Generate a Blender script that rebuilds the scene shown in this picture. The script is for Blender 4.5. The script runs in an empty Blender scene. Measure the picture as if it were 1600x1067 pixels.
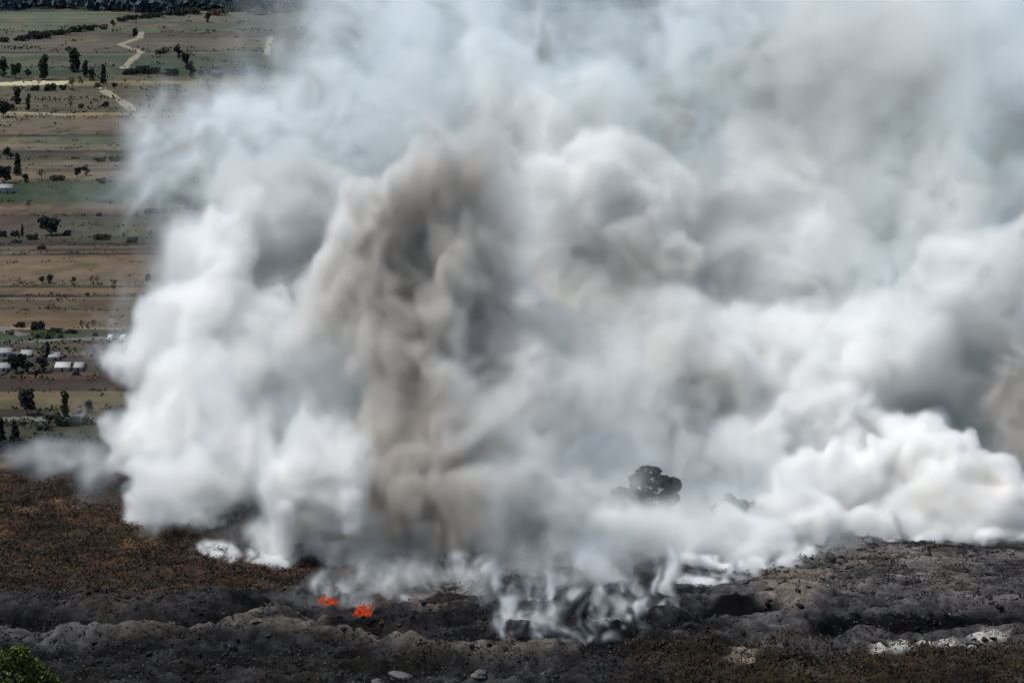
import bpy, math, random
import numpy as np
from mathutils import Vector as V

C = bpy.context.scene.collection
sc = bpy.context.scene
rad = math.radians

# ------------------------------------------------------------------ camera
CAM_H, PITCH, HFOV = 400.0, 11.36, 16.0
cam = bpy.data.cameras.new('camera')
camo = bpy.data.objects.new('camera', cam)
C.objects.link(camo)
sc.camera = camo
camo.location = (0, 0, CAM_H)
camo.rotation_euler = (rad(90 - PITCH), 0, 0)
cam.angle = rad(HFOV)
cam.clip_start, cam.clip_end = 5, 60000

# ------------------------------------------------------------------ light
SUN_EL, SUN_AZ = 64.0, -105.0        # azimuth from +Y (view direction), clockwise
w = bpy.data.worlds.new('World')
sc.world = w
w.use_nodes = True
nt = w.node_tree
sky = nt.nodes.new('ShaderNodeTexSky')
sky.sky_type = 'NISHITA'
sky.sun_disc = False
sky.sun_elevation = rad(SUN_EL)
sky.sun_rotation = rad(SUN_AZ)
nt.links.new(sky.outputs[0], nt.nodes['Background'].inputs[0])
nt.nodes['Background'].inputs[1].default_value = .125
sl = bpy.data.lights.new('sun', 'SUN')
suno = bpy.data.objects.new('sun', sl)
C.objects.link(suno)
sl.energy, sl.angle, sl.color = 4.0, rad(.5), (1, .975, .94)
sd = V((math.sin(rad(SUN_AZ)) * math.cos(rad(SUN_EL)), math.cos(rad(SUN_AZ)) * math.cos(rad(SUN_EL)), math.sin(rad(SUN_EL))))
suno.rotation_euler = sd.to_track_quat('Z', 'Y').to_euler()
suno.location = (-300, 600, 700)
sc.view_settings.view_transform = 'Standard'
sc.view_settings.look = 'None'
sc.view_settings.exposure = 0.0
sc.cycles.volume_bounces = 14
sc.cycles.max_bounces = 16
sc.cycles.diffuse_bounces = 2
sc.cycles.volume_step_rate = 3.6
sc.cycles.volume_max_steps = 600
sc.cycles.adaptive_threshold = .1
sc.cycles.adaptive_min_samples = 16

# ------------------------------------------------------------------ geometry helpers
FPX = 800 / math.tan(rad(HFOV / 2))
CA, SA = math.cos(rad(PITCH)), math.sin(rad(PITCH))


def P(u, vv, Y):
    """point at distance Y ahead that the camera sees at (u, vv) of the 1600 px wide photo"""
    x = (u - 800) / FPX
    y = -(vv - 533.5) / FPX
    t = Y / (CA + y * SA)
    return np.array([x * t, Y, CAM_H + (-SA + y * CA) * t])


def UV(x, y, z):
    """where world points fall in the photo"""
    zz = z - CAM_H
    dep = y * CA - zz * SA
    up = y * SA + zz * CA
    return 800 + FPX * x / dep, 533.5 - FPX * up / dep


def plainY(vv):
    y = -(vv - 533.5) / FPX
    return -CAM_H * (CA + y * SA) / (-SA + y * CA)


def plainP(u, vv):
    p = P(u, vv, plainY(vv))
    return float(p[0]), float(p[1])


def bspline(n, cell, seed_off):
    t = np.arange(n) / cell + seed_off
    i = np.floor(t).astype(int)
    f = t - i
    L = int(i.max()) + 4
    W = np.zeros((n, L), np.float32)
    r = np.arange(n)
    W[r, i] = (1 - f) ** 3 / 6
    W[r, i + 1] = (3 * f ** 3 - 6 * f ** 2 + 4) / 6
    W[r, i + 2] = (-3 * f ** 3 + 3 * f ** 2 + 3 * f + 1) / 6
    W[r, i + 3] = f ** 3 / 6
    return W


def noise3(N, cell, rng):
    """smooth value noise on a grid of N points, cells of `cell` grid steps, about -1..1"""
    Ws = [bspline(N[k], cell[k], rng.uniform(0, 1)) for k in range(3)]
    g = rng.uniform(-1, 1, [W.shape[1] for W in Ws]).astype(np.float32) * 2.2
    g = np.tensordot(g, Ws[2], (2, 1))          # a b z
    g = np.tensordot(Ws[1], g, (1, 1))          # y a z
    g = np.tensordot(Ws[0], g, (1, 1))          # x y z
    return g


def noise2(xs, ys, cell, rng):
    """smooth value noise at every (x, y) of two coordinate lists"""
    def W(c, cl):
        t = (c - c.min()) / cl + rng.uniform(0, 1)
        i = np.floor(t).astype(int)
        f = t - i
        M = np.zeros((len(c), int(i.max()) + 4), np.float32)
        r = np.arange(len(c))
        M[r, i] = (1 - f) ** 3 / 6
        M[r, i + 1] = (3 * f ** 3 - 6 * f ** 2 + 4) / 6
        M[r, i + 2] = (-3 * f ** 3 + 3 * f ** 2 + 3 * f + 1) / 6
        M[r, i + 3] = f ** 3 / 6
        return M
    Wx, Wy = W(xs, cell[0]), W(ys, cell[1])
    g = rng.uniform(-1, 1, (Wx.shape[1], Wy.shape[1])).astype(np.float32) * 1.9
    return Wx @ g @ Wy.T


def sstep(a, b, x):
    t = np.clip((x - a) / (b - a), 0, 1)
    return t * t * (3 - 2 * t)


def tag(o, label=None, cat=None, group=None, kind=None):
    if label: o['label'] = label
    if cat: o['category'] = cat
    if group: o['group'] = group
    if kind: o['kind'] = kind
    return o


def link(name, me, mat=None, parent=None):
    o = bpy.data.objects.new(name, me)
    C.objects.link(o)
    if mat is not None and me is not None and not me.materials:
        me.materials.append(mat)
    if parent is not None:
        o.parent = parent
    return o


def empty(name, loc=(0, 0, 0), rz=0):
    o = bpy.data.objects.new(name, None)
    C.objects.link(o)
    o.location = loc
    o.rotation_euler = (0, 0, rz)
    o.empty_display_size = 1
    return o


def mesh_np(name, verts, faces, cols=None, smooth=False):
    """mesh from numpy verts (n,3) and faces (m,k) of one size k; cols (n,3) become the colour attribute"""
    me = bpy.data.meshes.new(name)
    verts = np.asarray(verts, np.float32)
    faces = np.asarray(faces, np.int32)
    m, k = faces.shape
    me.vertices.add(len(verts))
    me.vertices.foreach_set('co', verts.ravel())
    me.loops.add(m * k)
    me.loops.foreach_set('vertex_index', faces.ravel())
    me.polygons.add(m)
    me.polygons.foreach_set('loop_start', np.arange(0, m * k, k, dtype=np.int32))
    if smooth:
        me.polygons.foreach_set('use_smooth', np.ones(m, bool))
    if cols is not None:
        a = me.color_attributes.new('col', 'FLOAT_COLOR', 'POINT')
        c = np.ones((len(verts), 4), np.float32)
        c[:, :3] = cols
        a.data.foreach_set('color', c.ravel())
    me.update(calc_edges=True)
    return me


def lin(r, g, b):
    f = lambda c: (c / 255 / 12.92) if c <= 10 else ((c / 255 + .055) / 1.055) ** 2.4
    return np.array([f(r), f(g), f(b)])


# ------------------------------------------------------------------ materials
def mat(name, col=(.5, .5, .5), rough=.9, attr=False, noise=None, bump=None, spec=.2, vary=0):
    m = bpy.data.materials.new(name)
    m.use_nodes = True
    t = m.node_tree
    b = t.nodes['Principled BSDF']
    b.inputs['Roughness'].default_value = rough
    b.inputs['Specular IOR Level'].default_value = spec
    src = None
    if attr:
        a = t.nodes.new('ShaderNodeAttribute')
        a.attribute_name = 'col'
        src = a.outputs['Color']
    else:
        r = t.nodes.new('ShaderNodeRGB')
        r.outputs[0].default_value = (*col, 1)
        src = r.outputs[0]
    co = t.nodes.new('ShaderNodeTexCoord')
    if noise:
        for scale, lo, hi in noise:
            n = t.nodes.new('ShaderNodeTexNoise')
            n.inputs['Scale'].default_value = scale
            n.inputs['Detail'].default_value = 6
            n.inputs['Roughness'].default_value = .65
            t.links.new(co.outputs['Object'], n.inputs['Vector'])
            mr = t.nodes.new('ShaderNodeMapRange')
            mr.inputs[1].default_value, mr.inputs[2].default_value = .32, .68
            mr.inputs[3].default_value, mr.inputs[4].default_value = lo, hi
            t.links.new(n.outputs[0], mr.inputs[0])
            mx = t.nodes.new('ShaderNodeMix')
            mx.data_type = 'RGBA'
            mx.blend_type = 'MULTIPLY'
            mx.inputs[0].default_value = 1
            t.links.new(src, mx.inputs[6])
            t.links.new(mr.outputs[0], mx.inputs[7])
            src = mx.outputs[2]
    if vary:
        oi = t.nodes.new('ShaderNodeObjectInfo')
        mr = t.nodes.new('ShaderNodeMapRange')
        mr.inputs[3].default_value, mr.inputs[4].default_value = 1 - vary, 1 + vary
        t.links.new(oi.outputs['Random'], mr.inputs[0])
        mx = t.nodes.new('ShaderNodeMix')
        mx.data_type = 'RGBA'
        mx.blend_type = 'MULTIPLY'
        mx.inputs[0].default_value = 1
        t.links.new(src, mx.inputs[6])
        t.links.new(mr.outputs[0], mx.inputs[7])
        src = mx.outputs[2]
    t.links.new(src, b.inputs['Base Color'])
    if bump:
        n = t.nodes.new('ShaderNodeTexNoise')
        n.inputs['Scale'].default_value = bump[0]
        n.inputs['Detail'].default_value = 8
        n.inputs['Roughness'].default_value = .7
        t.links.new(co.outputs['Object'], n.inputs['Vector'])
        bp = t.nodes.new('ShaderNodeBump')
        bp.inputs['Strength'].default_value = 1
        bp.inputs['Distance'].default_value = bump[1]
        t.links.new(n.outputs[0], bp.inputs['Height'])
        t.links.new(bp.outputs[0], b.inputs['Normal'])
    return m


M_hill = mat('burnt_earth', attr=True, noise=[(.9, .6, 1.45), (.22, .75, 1.25)], bump=(1.1, .5), spec=.04)
M_plain = mat('farmland', attr=True, noise=[(.05, .8, 1.2), (.35, .86, 1.14)])
M_road = mat('dirt_road', (.20, .175, .12), noise=[(.3, .8, 1.2)])
M_pale = mat('pale_track', (.36, .32, .20), noise=[(.3, .8, 1.2)])
M_gravel = mat('grey_road', (.105, .1, .09), noise=[(.3, .8, 1.2)])
M_leaf = mat('foliage', attr=True, rough=.8, vary=.3)
M_bark = mat('bark', (.06, .045, .035), noise=[(2, .7, 1.3)])
M_rock = mat('rock', (.10, .095, .088), noise=[(1.2, .6, 1.3)], bump=(2, .2))
M_darkrock = mat('charred_rock', (.05, .048, .045), noise=[(1.2, .6, 1.4)], bump=(2, .2))
M_white = mat('whitewash', (.42, .42, .40), noise=[(.8, .85, 1.05)])
M_tin = mat('tin_roof', (.22, .22, .21), rough=.8, noise=[(.6, .85, 1.1)])
M_block = mat('grey_block_wall', (.28, .27, .25), noise=[(.8, .8, 1.1)])
M_dark = mat('dark_opening', (.02, .02, .022))

# ------------------------------------------------------------------ the hill in front (burnt tip)
rng = np.random.default_rng(11)


def span(a, b, s):
    return np.arange(a, b, s)


hx = np.concatenate([span(-420, -165, 4), span(-165, 175, .55), span(175, 421, 4)])
hy = np.concatenate([span(480, 795, 4), span(795, 1085, .6), span(1085, 1445, 3)])
X, Y = np.meshgrid(hx, hy, indexing='ij')
prof = np.interp(hy, [480, 560, 700, 780, 850, 900, 950, 1000, 1060, 1090, 1150, 1300, 1420, 1450],
                 [0, 60, 140, 157, 155, 151, 149.5, 148, 147, 145, 128, 50, -1, -2])
profR = np.interp(hy, [480, 560, 700, 780, 850, 900, 950, 985, 1010, 1100, 1200, 1400, 1450],
                  [0, 60, 140, 157, 155, 151.5, 149.5, 148.2, 141, 110, 60, -1, -2])
wr = sstep(20, 90, X)
Z0 = prof[None, :] * (1 - wr) + profR[None, :] * wr
edge = sstep(420, 250, np.abs(X))
Z0 = Z0 * edge - 1.5 * (1 - edge)
U0, V0 = UV(X, Y, Z0)


def base_at(x, y):
    a = float(np.interp(y, [480, 560, 700, 780, 850, 900, 950, 1000, 1060, 1090, 1150, 1300, 1420, 1450],
                 [0, 60, 140, 157, 155, 151, 149.5, 148, 147, 145, 128, 50, -1, -2]))
    b = float(np.interp(y, [480, 560, 700, 780, 850, 900, 950, 985, 1010, 1100, 1200, 1400, 1450],
                  [0, 60, 140, 157, 155, 151.5, 149.5, 148.2, 141, 110, 60, -1, -2]))
    t = float(sstep(20, 90, np.float64(x)))
    return a * (1 - t) + b * t


def hillY(u, vv):
    """distance at which the ray through (u, vv) meets the smooth hill"""
    for y in np.arange(700, 1300, 1.0):
        p = P(u, vv, y)
        if p[2] <= base_at(p[0], y):
            return float(y)
    return 1060.0


def pl(pts):
    """distance in photo pixels (height stretched 3x, the ground is foreshortened) to a polyline"""
    d = np.full(U0.shape, 1e9)
    for (a, b), (c, e) in zip(pts[:-1], pts[1:]):
        ax, ay, bx, by = a, b * 3, c, e * 3
        px, py = U0 - ax, V0 * 3 - ay
        dx, dy = bx - ax, by - ay
        t = np.clip((px * dx + py * dy) / (dx * dx + dy * dy + 1e-9), 0, 1)
        d = np.minimum(d, np.hypot(px - t * dx, py - t * dy))
    return d


n_big = noise2(hx, hy, (26, 30), rng)
n_mid = noise2(hx, hy, (9, 8), rng)
n_sm = noise2(hx, hy, (3.6, 3.0), rng)
n_t = noise2(hx, hy, (1.7, 1.6), rng)
n_w = noise2(hx, hy, (14, 12), rng)
n_x = noise2(hx, hy, (6, 5), rng)
wob = n_w * 14 + n_x * 6 + n_sm * 3
inner = sstep(400, 240, np.abs(X)) * sstep(500, 700, Y) * sstep(1330, 1150, Y)


def ell(cu, cv, ru, rv, soft=.3):
    """soft mask of an ellipse in the photo, with a ragged edge"""
    d = np.hypot((U0 - cu) / ru, (V0 - cv) / rv) + wob * .012
    return sstep(1 + soft, 1 - soft, d)


Z = Z0 + inner * (n_big * 1.3 + n_mid * .8)
rough = .45 + .5 * sstep(900, 960, V0)
billow = .9 - np.abs(n_sm) * 1.1
n_r = noise2(hx, hy, (2.6, 1.9), rng)
n_u = noise2(hx, hy, (1.1, 1.0), rng)
n_l = noise2(hx, hy, (11, 2.6), rng)
n_k = noise2(hx + .0, hy, (30, 5.5), rng)
relief = (.5 - np.abs(n_k)) * 2.0 * sstep(890, 950, V0) +  (.55 - np.abs(n_l)) * 2.2 * sstep(880, 940, V0) + (.5 - np.abs(n_sm)) * .45 + (.5 - np.abs(n_r)) * .6 + n_t * .45 + n_u * .5
Z += inner * rough * relief

# ditches and banks
ditch1 = [(-40, 968), (70, 972), (180, 984), (270, 988), (350, 974), (450, 955), (520, 972), (600, 985)]
ditch2 = [(620, 1005), (680, 985), (740, 995), (790, 1012)]
bank1 = [(100, 1003), (250, 1006), (350, 992), (430, 976), (500, 962)]
bank3 = [(400, 994), (500, 990), (575, 1005), (625, 1028), (700, 1038), (780, 1040), (900, 1036)]
bank2 = [(-40, 945), (100, 955), (250, 955), (420, 940), (500, 925)]
ditch3 = [(1280, 985), (1330, 962), (1420, 972), (1520, 962), (1640, 968)]
ditch4 = [(820, 1005), (920, 1010), (1000, 985), (1110, 960), (1200, 940)]
ridgeR = [(1190, 905), (1260, 885), (1330, 868), (1450, 862), (1640, 866)]
pit = [(1115, 945), (1200, 945)]
g = lambda d, wd: np.exp(-(d / wd) ** 2)
dd1, dd2, dd3, dd4 = (pl(q) + wob * .7 for q in (ditch1, ditch2, ditch3, ditch4))
db1, db2, dr = (pl(q) + wob * .35 for q in (bank1, bank2, ridgeR))
db1 = np.minimum(db1, pl(bank3) + wob * .35)
dp = pl(pit) + wob * .5
Z += inner * (-6 * g(dd1, 34) - 4.2 * g(dd2, 30) - 5.0 * g(dd3, 30) - 4.0 * g(dd4, 28) + 4.0 * g(db1, 24) + 2.6 * g(db2, 28) - 5.5 * g(dp, 34))
Z += inner * 1.6 * ell(1245, 915, 70, 40) + inner * 2.0 * ell(900, 890, 40, 30)

# ground colours: unburnt brown slope, black ditches, grey ash, ochre grass; relief shade and highlights painted in
c_brown, c_red, c_ochre = lin(66, 52, 42), lin(64, 46, 36), lin(98, 78, 55)
c_black, c_ash, c_grey, c_olive = lin(22, 22, 23), lin(86, 85, 86), lin(64, 62, 61), lin(58, 54, 38)
c_taupe, c_pale, c_scrub = lin(112, 101, 92), lin(165, 160, 150), lin(52, 42, 30)
col = np.broadcast_to(c_brown, X.shape + (3,)).copy()


def put(c, m):
    global col
    m = np.clip(m, 0, 1)[..., None]
    col = col * (1 - m) + np.asarray(c) * m


v_e = V0 + wob * 1.1
put(c_red, sstep(.1, .9, n_mid) * .7)
put(lin(34, 30, 26), sstep(.1, .7, n_x - n_mid * .5) * .6)
put(c_ochre, sstep(.25, .9, n_w + .5 * n_sm) * sstep(900, 800, V0) * .8)
put(c_olive, sstep(.2, .9, n_x) * .6)
put(c_grey, sstep(915, 955, v_e) * sstep(620, 480, U0))
put(c_grey, sstep(560, 700, U0 + wob))
put(c_ash, sstep(.0, .8, n_x + n_sm * .5) * sstep(925, 960, v_e) * .75)
put(c_ash, sstep(1010, 1080, U0 + wob) * sstep(990, 965, v_e) * .75 * (.5 + .5 * np.clip(n_mid + .5, 0, 1)))
put(c_taupe, ell(1245, 918, 62, 36) * .9)
put(c_taupe, ell(1400, 872, 120, 12) * .6)
put(c_taupe, ell(700, 940, 60, 24) * .6)
put(c_taupe, ell(1480, 905, 60, 18) * .3)
put(lin(112, 106, 102), sstep(1230, 1330, U0 + wob) * sstep(958, 930, v_e) * sstep(-.6, .6, n_mid) * .75)
put(c_black, sstep(.15, .75, n_mid - .3 * n_sm) * sstep(930, 980, v_e) * .6)
for d, wd in ((dd1, 34), (dd2, 30), (dd3, 34), (dd4, 32), (dp, 34)):
    put(c_black, sstep(wd * 1.25, wd * .55, d) * .92)
put(c_grey, g(db1, 20) * .8)
put(c_scrub, sstep(1002, 1022, v_e) * sstep(940, 1020, U0 + wob))
put(c_olive, sstep(1002, 1022, v_e) * sstep(900, 960, U0 + wob) * sstep(.1, .8, n_x) * .9)
put(c_black, sstep(1002, 1022, v_e) * sstep(.3, .9, n_mid) * .7)
put(c_black, ell(1240, 1030, 34, 10) * .9)
put(c_pale, ell(1470, 1000, 62, 7) * sstep(-.5, .2, n_sm))
put(c_pale, ell(1545, 988, 40, 7) * sstep(-.6, .2, n_sm))
put(c_pale, ell(1400, 1010, 34, 7) * sstep(-.5, .2, n_sm))
put(c_taupe, ell(1160, 1022, 34, 9) * sstep(-.5, .2, n_sm))
put(c_ash * 1.25, ell(650, 1062, 80, 14) * sstep(-.4, .3, n_sm))
put(lin(120, 118, 112), ell(830, 1064, 90, 10) * sstep(-.2, .5, n_sm))
put(c_brown, (1 - inner) * .9)
put(c_black, sstep(-.45, -.95, (.5 - np.abs(n_l)) + .25 * n_r) * sstep(900, 950, v_e) * .8)  # shade in the dips of the relief, painted black
put(c_black, sstep(.0, .5, n_mid + n_x) * ell(880, 950, 230, 55) * .85)
put(c_black, sstep(.25, .8, n_x - n_r * .4) * .55)
put(lin(40, 38, 32), sstep(985, 1010, v_e) * sstep(760, 680, U0 + wob) * .8)

put(lin(14, 14, 16), ell(1400, 966, 130, 10, .4) * .9)
put(lin(14, 14, 16), ell(970, 960, 60, 20, .4) * .8)
put(lin(14, 14, 16), ell(860, 1015, 120, 22, .4) * .85)
put(lin(14, 14, 16), ell(230, 990, 150, 12, .5) * .8)
put(lin(14, 14, 16), ell(470, 975, 120, 9, .5) * .7)
put(c_black, sstep(.35, .9, n_w + n_x) * sstep(800, 600, U0) * .6)
put(lin(96, 92, 88), sstep(.30, .48, (.5 - np.abs(n_k)) + .1 * n_sm) * sstep(925, 960, v_e) * .25)  # highlights painted along the crests of the long ridges
dark = sstep(935, 962, v_e) * sstep(1120, 1000, U0 + wob) * (.55 + .35 * sstep(-.4, .5, n_x - n_mid))
put(lin(24, 24, 25), dark)
put(lin(52, 52, 54), sstep(.1, .9, n_sm + .7 * n_r) * sstep(940, 962, v_e) * sstep(1120, 1000, U0 + wob) * .6)
for d, wd in ((dd1, 30), (dd2, 24), (dd3, 30), (dd4, 28)):
    put(lin(15, 15, 17), sstep(wd * 1.3, wd * .6, d) * (.65 + .35 * sstep(-.6, .2, n_sm)))
put(lin(98, 92, 84), g(db1, 15) * .85)
put(lin(92, 90, 90), ell(60, 1000, 120, 18, .5) * .6)
put(lin(190, 186, 178) * .8, np.maximum(ell(1470, 1003, 60, 7), np.maximum(ell(1400, 1014, 34, 5), ell(1545, 990, 34, 6))) * sstep(-.5, .0, n_sm + .5 * n_r))
put(lin(125, 112, 98), np.maximum(ell(1160, 1016, 30, 7), ell(1172, 1032, 12, 12)) * sstep(-.3, .3, n_sm + .5 * n_r) * .9)
put(lin(9, 9, 10), ell(1152, 942, 54, 16, .14))
put(lin(9, 9, 10), ell(1240, 1032, 30, 7, .3) * .9)
put(lin(10, 10, 11), g(pl([(1420, 848), (1500, 850), (1640, 849)]) + wob * .1, 6))
col *= .74 * (1 + .25 * n_t + .15 * n_sm + .2 * n_u)[..., None]
col = np.clip(col, .004, .7)

nx, ny = len(hx), len(hy)
I = np.arange(nx * ny).reshape(nx, ny)
F = np.stack([I[:-1, :-1], I[1:, :-1], I[1:, 1:], I[:-1, 1:]], -1).reshape(-1, 4)
hill = link('hill', mesh_np('hill', np.stack([X, Y, Z], -1).reshape(-1, 3), F, col.reshape(-1, 3), True), M_hill)
tag(hill, 'burnt hillside of grey ash, black ditches and brown scrub in the foreground', None, None, 'structure')


def hz(x, y):
    i = int(np.clip(np.searchsorted(hx, x), 1, nx - 1))
    j = int(np.clip(np.searchsorted(hy, y), 1, ny - 1))
    return float(min(Z[i, j], Z[i - 1, j], Z[i, j - 1]))


def hillP(u, vv):
    y = hillY(u, vv)
    p = P(u, vv, y)
    return float(p[0]), y, hz(p[0], y)


# ------------------------------------------------------------------ the plain with its strips of fields
far = link('ground', mesh_np('ground', [(-30000, -6000, -3), (30000, -6000, -3), (30000, 60000, -3), (-30000, 60000, -3)], [(0, 1, 2, 3)],
                             np.tile(lin(88, 86, 74), (4, 1))), M_plain)
tag(far, 'open country spreading out beyond the fields', None, None, 'structure')

px_ = np.concatenate([span(-2600, -430, 14), span(-430, 60, 2.2), span(60, 2600, 14)])
py_ = np.concatenate([span(1300, 1640, 10), span(1640, 2700, 1.3), span(2700, 4300, 2.4), span(4300, 5600, 20)])
PX, PY = np.meshgrid(px_, py_, indexing='ij')
prng = np.random.default_rng(5)
q1 = noise2(px_, py_, (60, 90), prng)
q2 = noise2(px_, py_, (18, 30), prng)
q3 = noise2(px_, py_, (120, 10), prng)
q4 = noise2(px_, py_, (160, 4), prng)
q5 = noise2(px_, py_, (7, 12), prng)
PU, PV = UV(PX, PY, 0 * PX)
# strips run nearly across the view, at a slight slant
SV = PV + (PX + 230) * .006 * (PY / 2000) + q1 * .8 + q5 * .35
strips = [(-400, (62, 72, 70)), (15, (62, 72, 70)), (16, (94, 102, 86)), (31, (86, 96, 82)), (40, (92, 100, 84)), (50, (88, 80, 74)), (60, (95, 92, 86)),
          (78, (58, 60, 56)), (81, (94, 92, 86)), (84, (76, 88, 72)), (96, (66, 84, 66)), (108, (58, 76, 58)), (118, (92, 86, 66)),
          (127, (130, 118, 86)), (133, (92, 88, 70)), (150, (98, 92, 74)), (165, (86, 82, 64)), (175, (150, 130, 92)), (179, (112, 98, 84)),
          (195, (104, 90, 78)), (210, (52, 46, 42)), (213, (96, 96, 68)), (224, (118, 106, 92)), (234, (66, 62, 54)), (240, (82, 78, 66)),
          (249, (104, 94, 80)), (262, (84, 72, 62)), (268, (114, 98, 82)), (278, (84, 82, 62)), (284, (54, 72, 48)), (300, (50, 68, 46)), (317, (80, 76, 58)),
          (321, (118, 98, 80)), (327, (100, 80, 68)), (336, (70, 58, 52)), (341, (86, 70, 62)), (353, (80, 70, 64)), (366, (92, 82, 72)), (372, (72, 64, 62)),
          (378, (62, 54, 52)), (384, (98, 84, 74)), (389, (64, 52, 46)), (392, (96, 82, 70)), (396, (60, 50, 44)), (399, (114, 94, 76)),
          (420, (118, 98, 80)), (437, (112, 92, 74)), (446, (72, 68, 44)), (450, (116, 96, 74)), (461, (58, 46, 38)), (465, (122, 104, 84)),
          (469, (88, 76, 56)), (484, (106, 86, 66)), (497, (118, 94, 70)), (511, (140, 120, 96)), (515, (66, 68, 46)), (521, (60, 76, 50)),
          (529, (74, 72, 58)), (537, (82, 72, 64)), (549, (96, 86, 76)), (556, (70, 62, 56)), (582, (84, 64, 54)), (592, (68, 52, 46)),
          (611, (108, 94, 66)), (628, (96, 84, 58)), (638, (50, 46, 36)), (662, (58, 58, 42)), (680, (50, 52, 38)), (700, (40, 42, 32)), (760, (60, 50, 40)), (2000, (60, 50, 40))]
bv = np.array([s[0] for s in strips], float)
bc = np.array([lin(*s[1]) for s in strips])
idx = np.clip(np.searchsorted(bv, SV) - 1, 0, len(strips) - 1)
pc = bc[idx]
# neighbouring holdings of another crop further across the valley, and thin furrow lines
alt = sstep(.1, .25, noise2(px_, py_, (150, 40), prng)) * sstep(-330, -300, PX + (PY - 2400) * .12 + q2 * 6)
alt = np.where(PY > 2300, alt, alt * .3)
pc = pc * (1 - .55 * alt[..., None]) + (np.array([lin(94, 84, 76), lin(78, 88, 72)])[(q1 > 0).astype(int)]) * .55 * alt[..., None]
pc *= (1 + .10 * q3 + .12 * q4 + .08 * q2 + .07 * q5)[..., None]
tan = (sstep(.35, .9, q2 + .6 * q5) * .35)[..., None]
pc = pc * (1 - tan) + lin(122, 106, 84) * tan
pc = pc * .8 + pc.mean(-1, keepdims=True) * np.array([1.02, 1.0, .95]) * .2
scr = sstep(.25, .7, q5 + .4 * q2) * sstep(.1, .7, q1 + .3)
pc *= (1 - .35 * scr)[..., None]
pc = np.clip(pc * .74 * np.array([1.03, 1.0, .83]) * .84, .008, .6)
nx2, ny2 = len(px_), len(py_)
I = np.arange(nx2 * ny2).reshape(nx2, ny2)
F = np.stack([I[:-1, :-1], I[1:, :-1], I[1:, 1:], I[:-1, 1:]], -1).reshape(-1, 4)
pz = .5 * q1 * 0
fields = link('fields', mesh_np('fields', np.stack([PX, PY, pz], -1).reshape(-1, 3), F, pc.reshape(-1, 3), False), M_plain)
tag(fields, 'narrow strips of ploughed and green farmland across the plain', None, None, 'structure')


def ribbon(name, pts, width, m, label, z=.06):
    """a road laid on the plain through photo points"""
    Q = []
    for (a, b), (c, e) in zip(pts[:-1], pts[1:]):
        for k in range(8):
            t = k / 8
            Q.append(plainP(a + (c - a) * t, b + (e - b) * t))
    Q.append(plainP(*pts[-1]))
    Q = np.array(Q)
    for _ in range(2):
        Q[1:-1] = (Q[:-2] + 2 * Q[1:-1] + Q[2:]) / 4
    T = np.gradient(Q, axis=0)
    T /= np.linalg.norm(T, axis=1)[:, None]
    Nn = np.stack([-T[:, 1], T[:, 0]], 1)
    r = np.random.default_rng(len(pts))
    wv = width * (1 + .22 * r.normal(size=len(Q)))[:, None] / 2
    A, B = Q + Nn * wv, Q - Nn * wv
    vs = [(p[0], p[1], z) for p in A] + [(p[0], p[1], z) for p in B]
    n = len(Q)
    o = link(name, mesh_np(name, vs, [(i, i + 1, n + i + 1, n + i) for i in range(n - 1)]), m)
    tag(o, label, None, None, 'structure')
    return o


ribbon('dirt_road', [(-30, 133), (20, 131), (60, 130), (105, 130)], 26, M_pale, 'pale dirt road between the trees at the left edge')
ribbon('dirt_road', [(155, 137), (172, 148), (196, 162), (215, 182), (235, 202), (246, 216)], 8, M_road, 'grey track slanting down through the fields', .07)
ribbon('dirt_road', [(222, 50), (218, 60), (200, 66), (187, 70), (203, 76), (222, 81), (205, 95), (192, 108)], 7, M_road, 'winding pale track between far fields', .08)
ribbon('dirt_road', [(424, 56), (420, 68), (416, 86)], 6, M_road, 'short pale track in the far fields near the smoke', .09)
ribbon('dirt_road', [(-30, 178), (20, 176), (70, 178), (110, 181)], 9, M_road, 'thin sandy path below the trees', .10)
ribbon('road', [(-30, 536), (50, 534), (110, 530), (150, 529), (230, 524)], 8, M_gravel, 'grey road crossing in front of the houses', .11)
ribbon('road', [(-30, 657), (30, 655), (80, 654), (140, 650)], 12, M_gravel, 'grey road along the foot of the plain', .12)
ribbon('dirt_road', [(-30, 505), (0, 512), (18, 520), (40, 524)], 8, M_gravel, 'pale lane by the hedge above the houses', .13)

# ------------------------------------------------------------------ far hills with the wood
def mound(name, x0, x1, y0, y1, h, colr, label, seed):
    r = np.random.default_rng(seed)
    xs, ys = np.linspace(x0, x1, 120), np.linspace(y0, y1, 40)
    A, B = np.meshgrid(xs, ys, indexing='ij')
    s = np.sin(np.linspace(0, math.pi, 40))[None, :] * np.sin(np.linspace(0, math.pi, 120))[:, None] ** .5
    z = s * h * (1 + .25 * noise2(xs, ys, ((x1 - x0) / 9, (y1 - y0) / 3), r)) - 4
    Ix = np.arange(120 * 40).reshape(120, 40)
    Fx = np.stack([Ix[:-1, :-1], Ix[1:, :-1], Ix[1:, 1:], Ix[:-1, 1:]], -1).reshape(-1, 4)
    o = link(name, mesh_np(name, np.stack([A, B, z], -1).reshape(-1, 3), Fx, np.tile(colr, (4800, 1)), True), M_plain)
    tag(o, label, None, None, 'structure')


mound('hills', -6000, 6000, 5600, 9500, 420, lin(70, 78, 72), 'low hills beyond the plain', 3)

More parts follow.
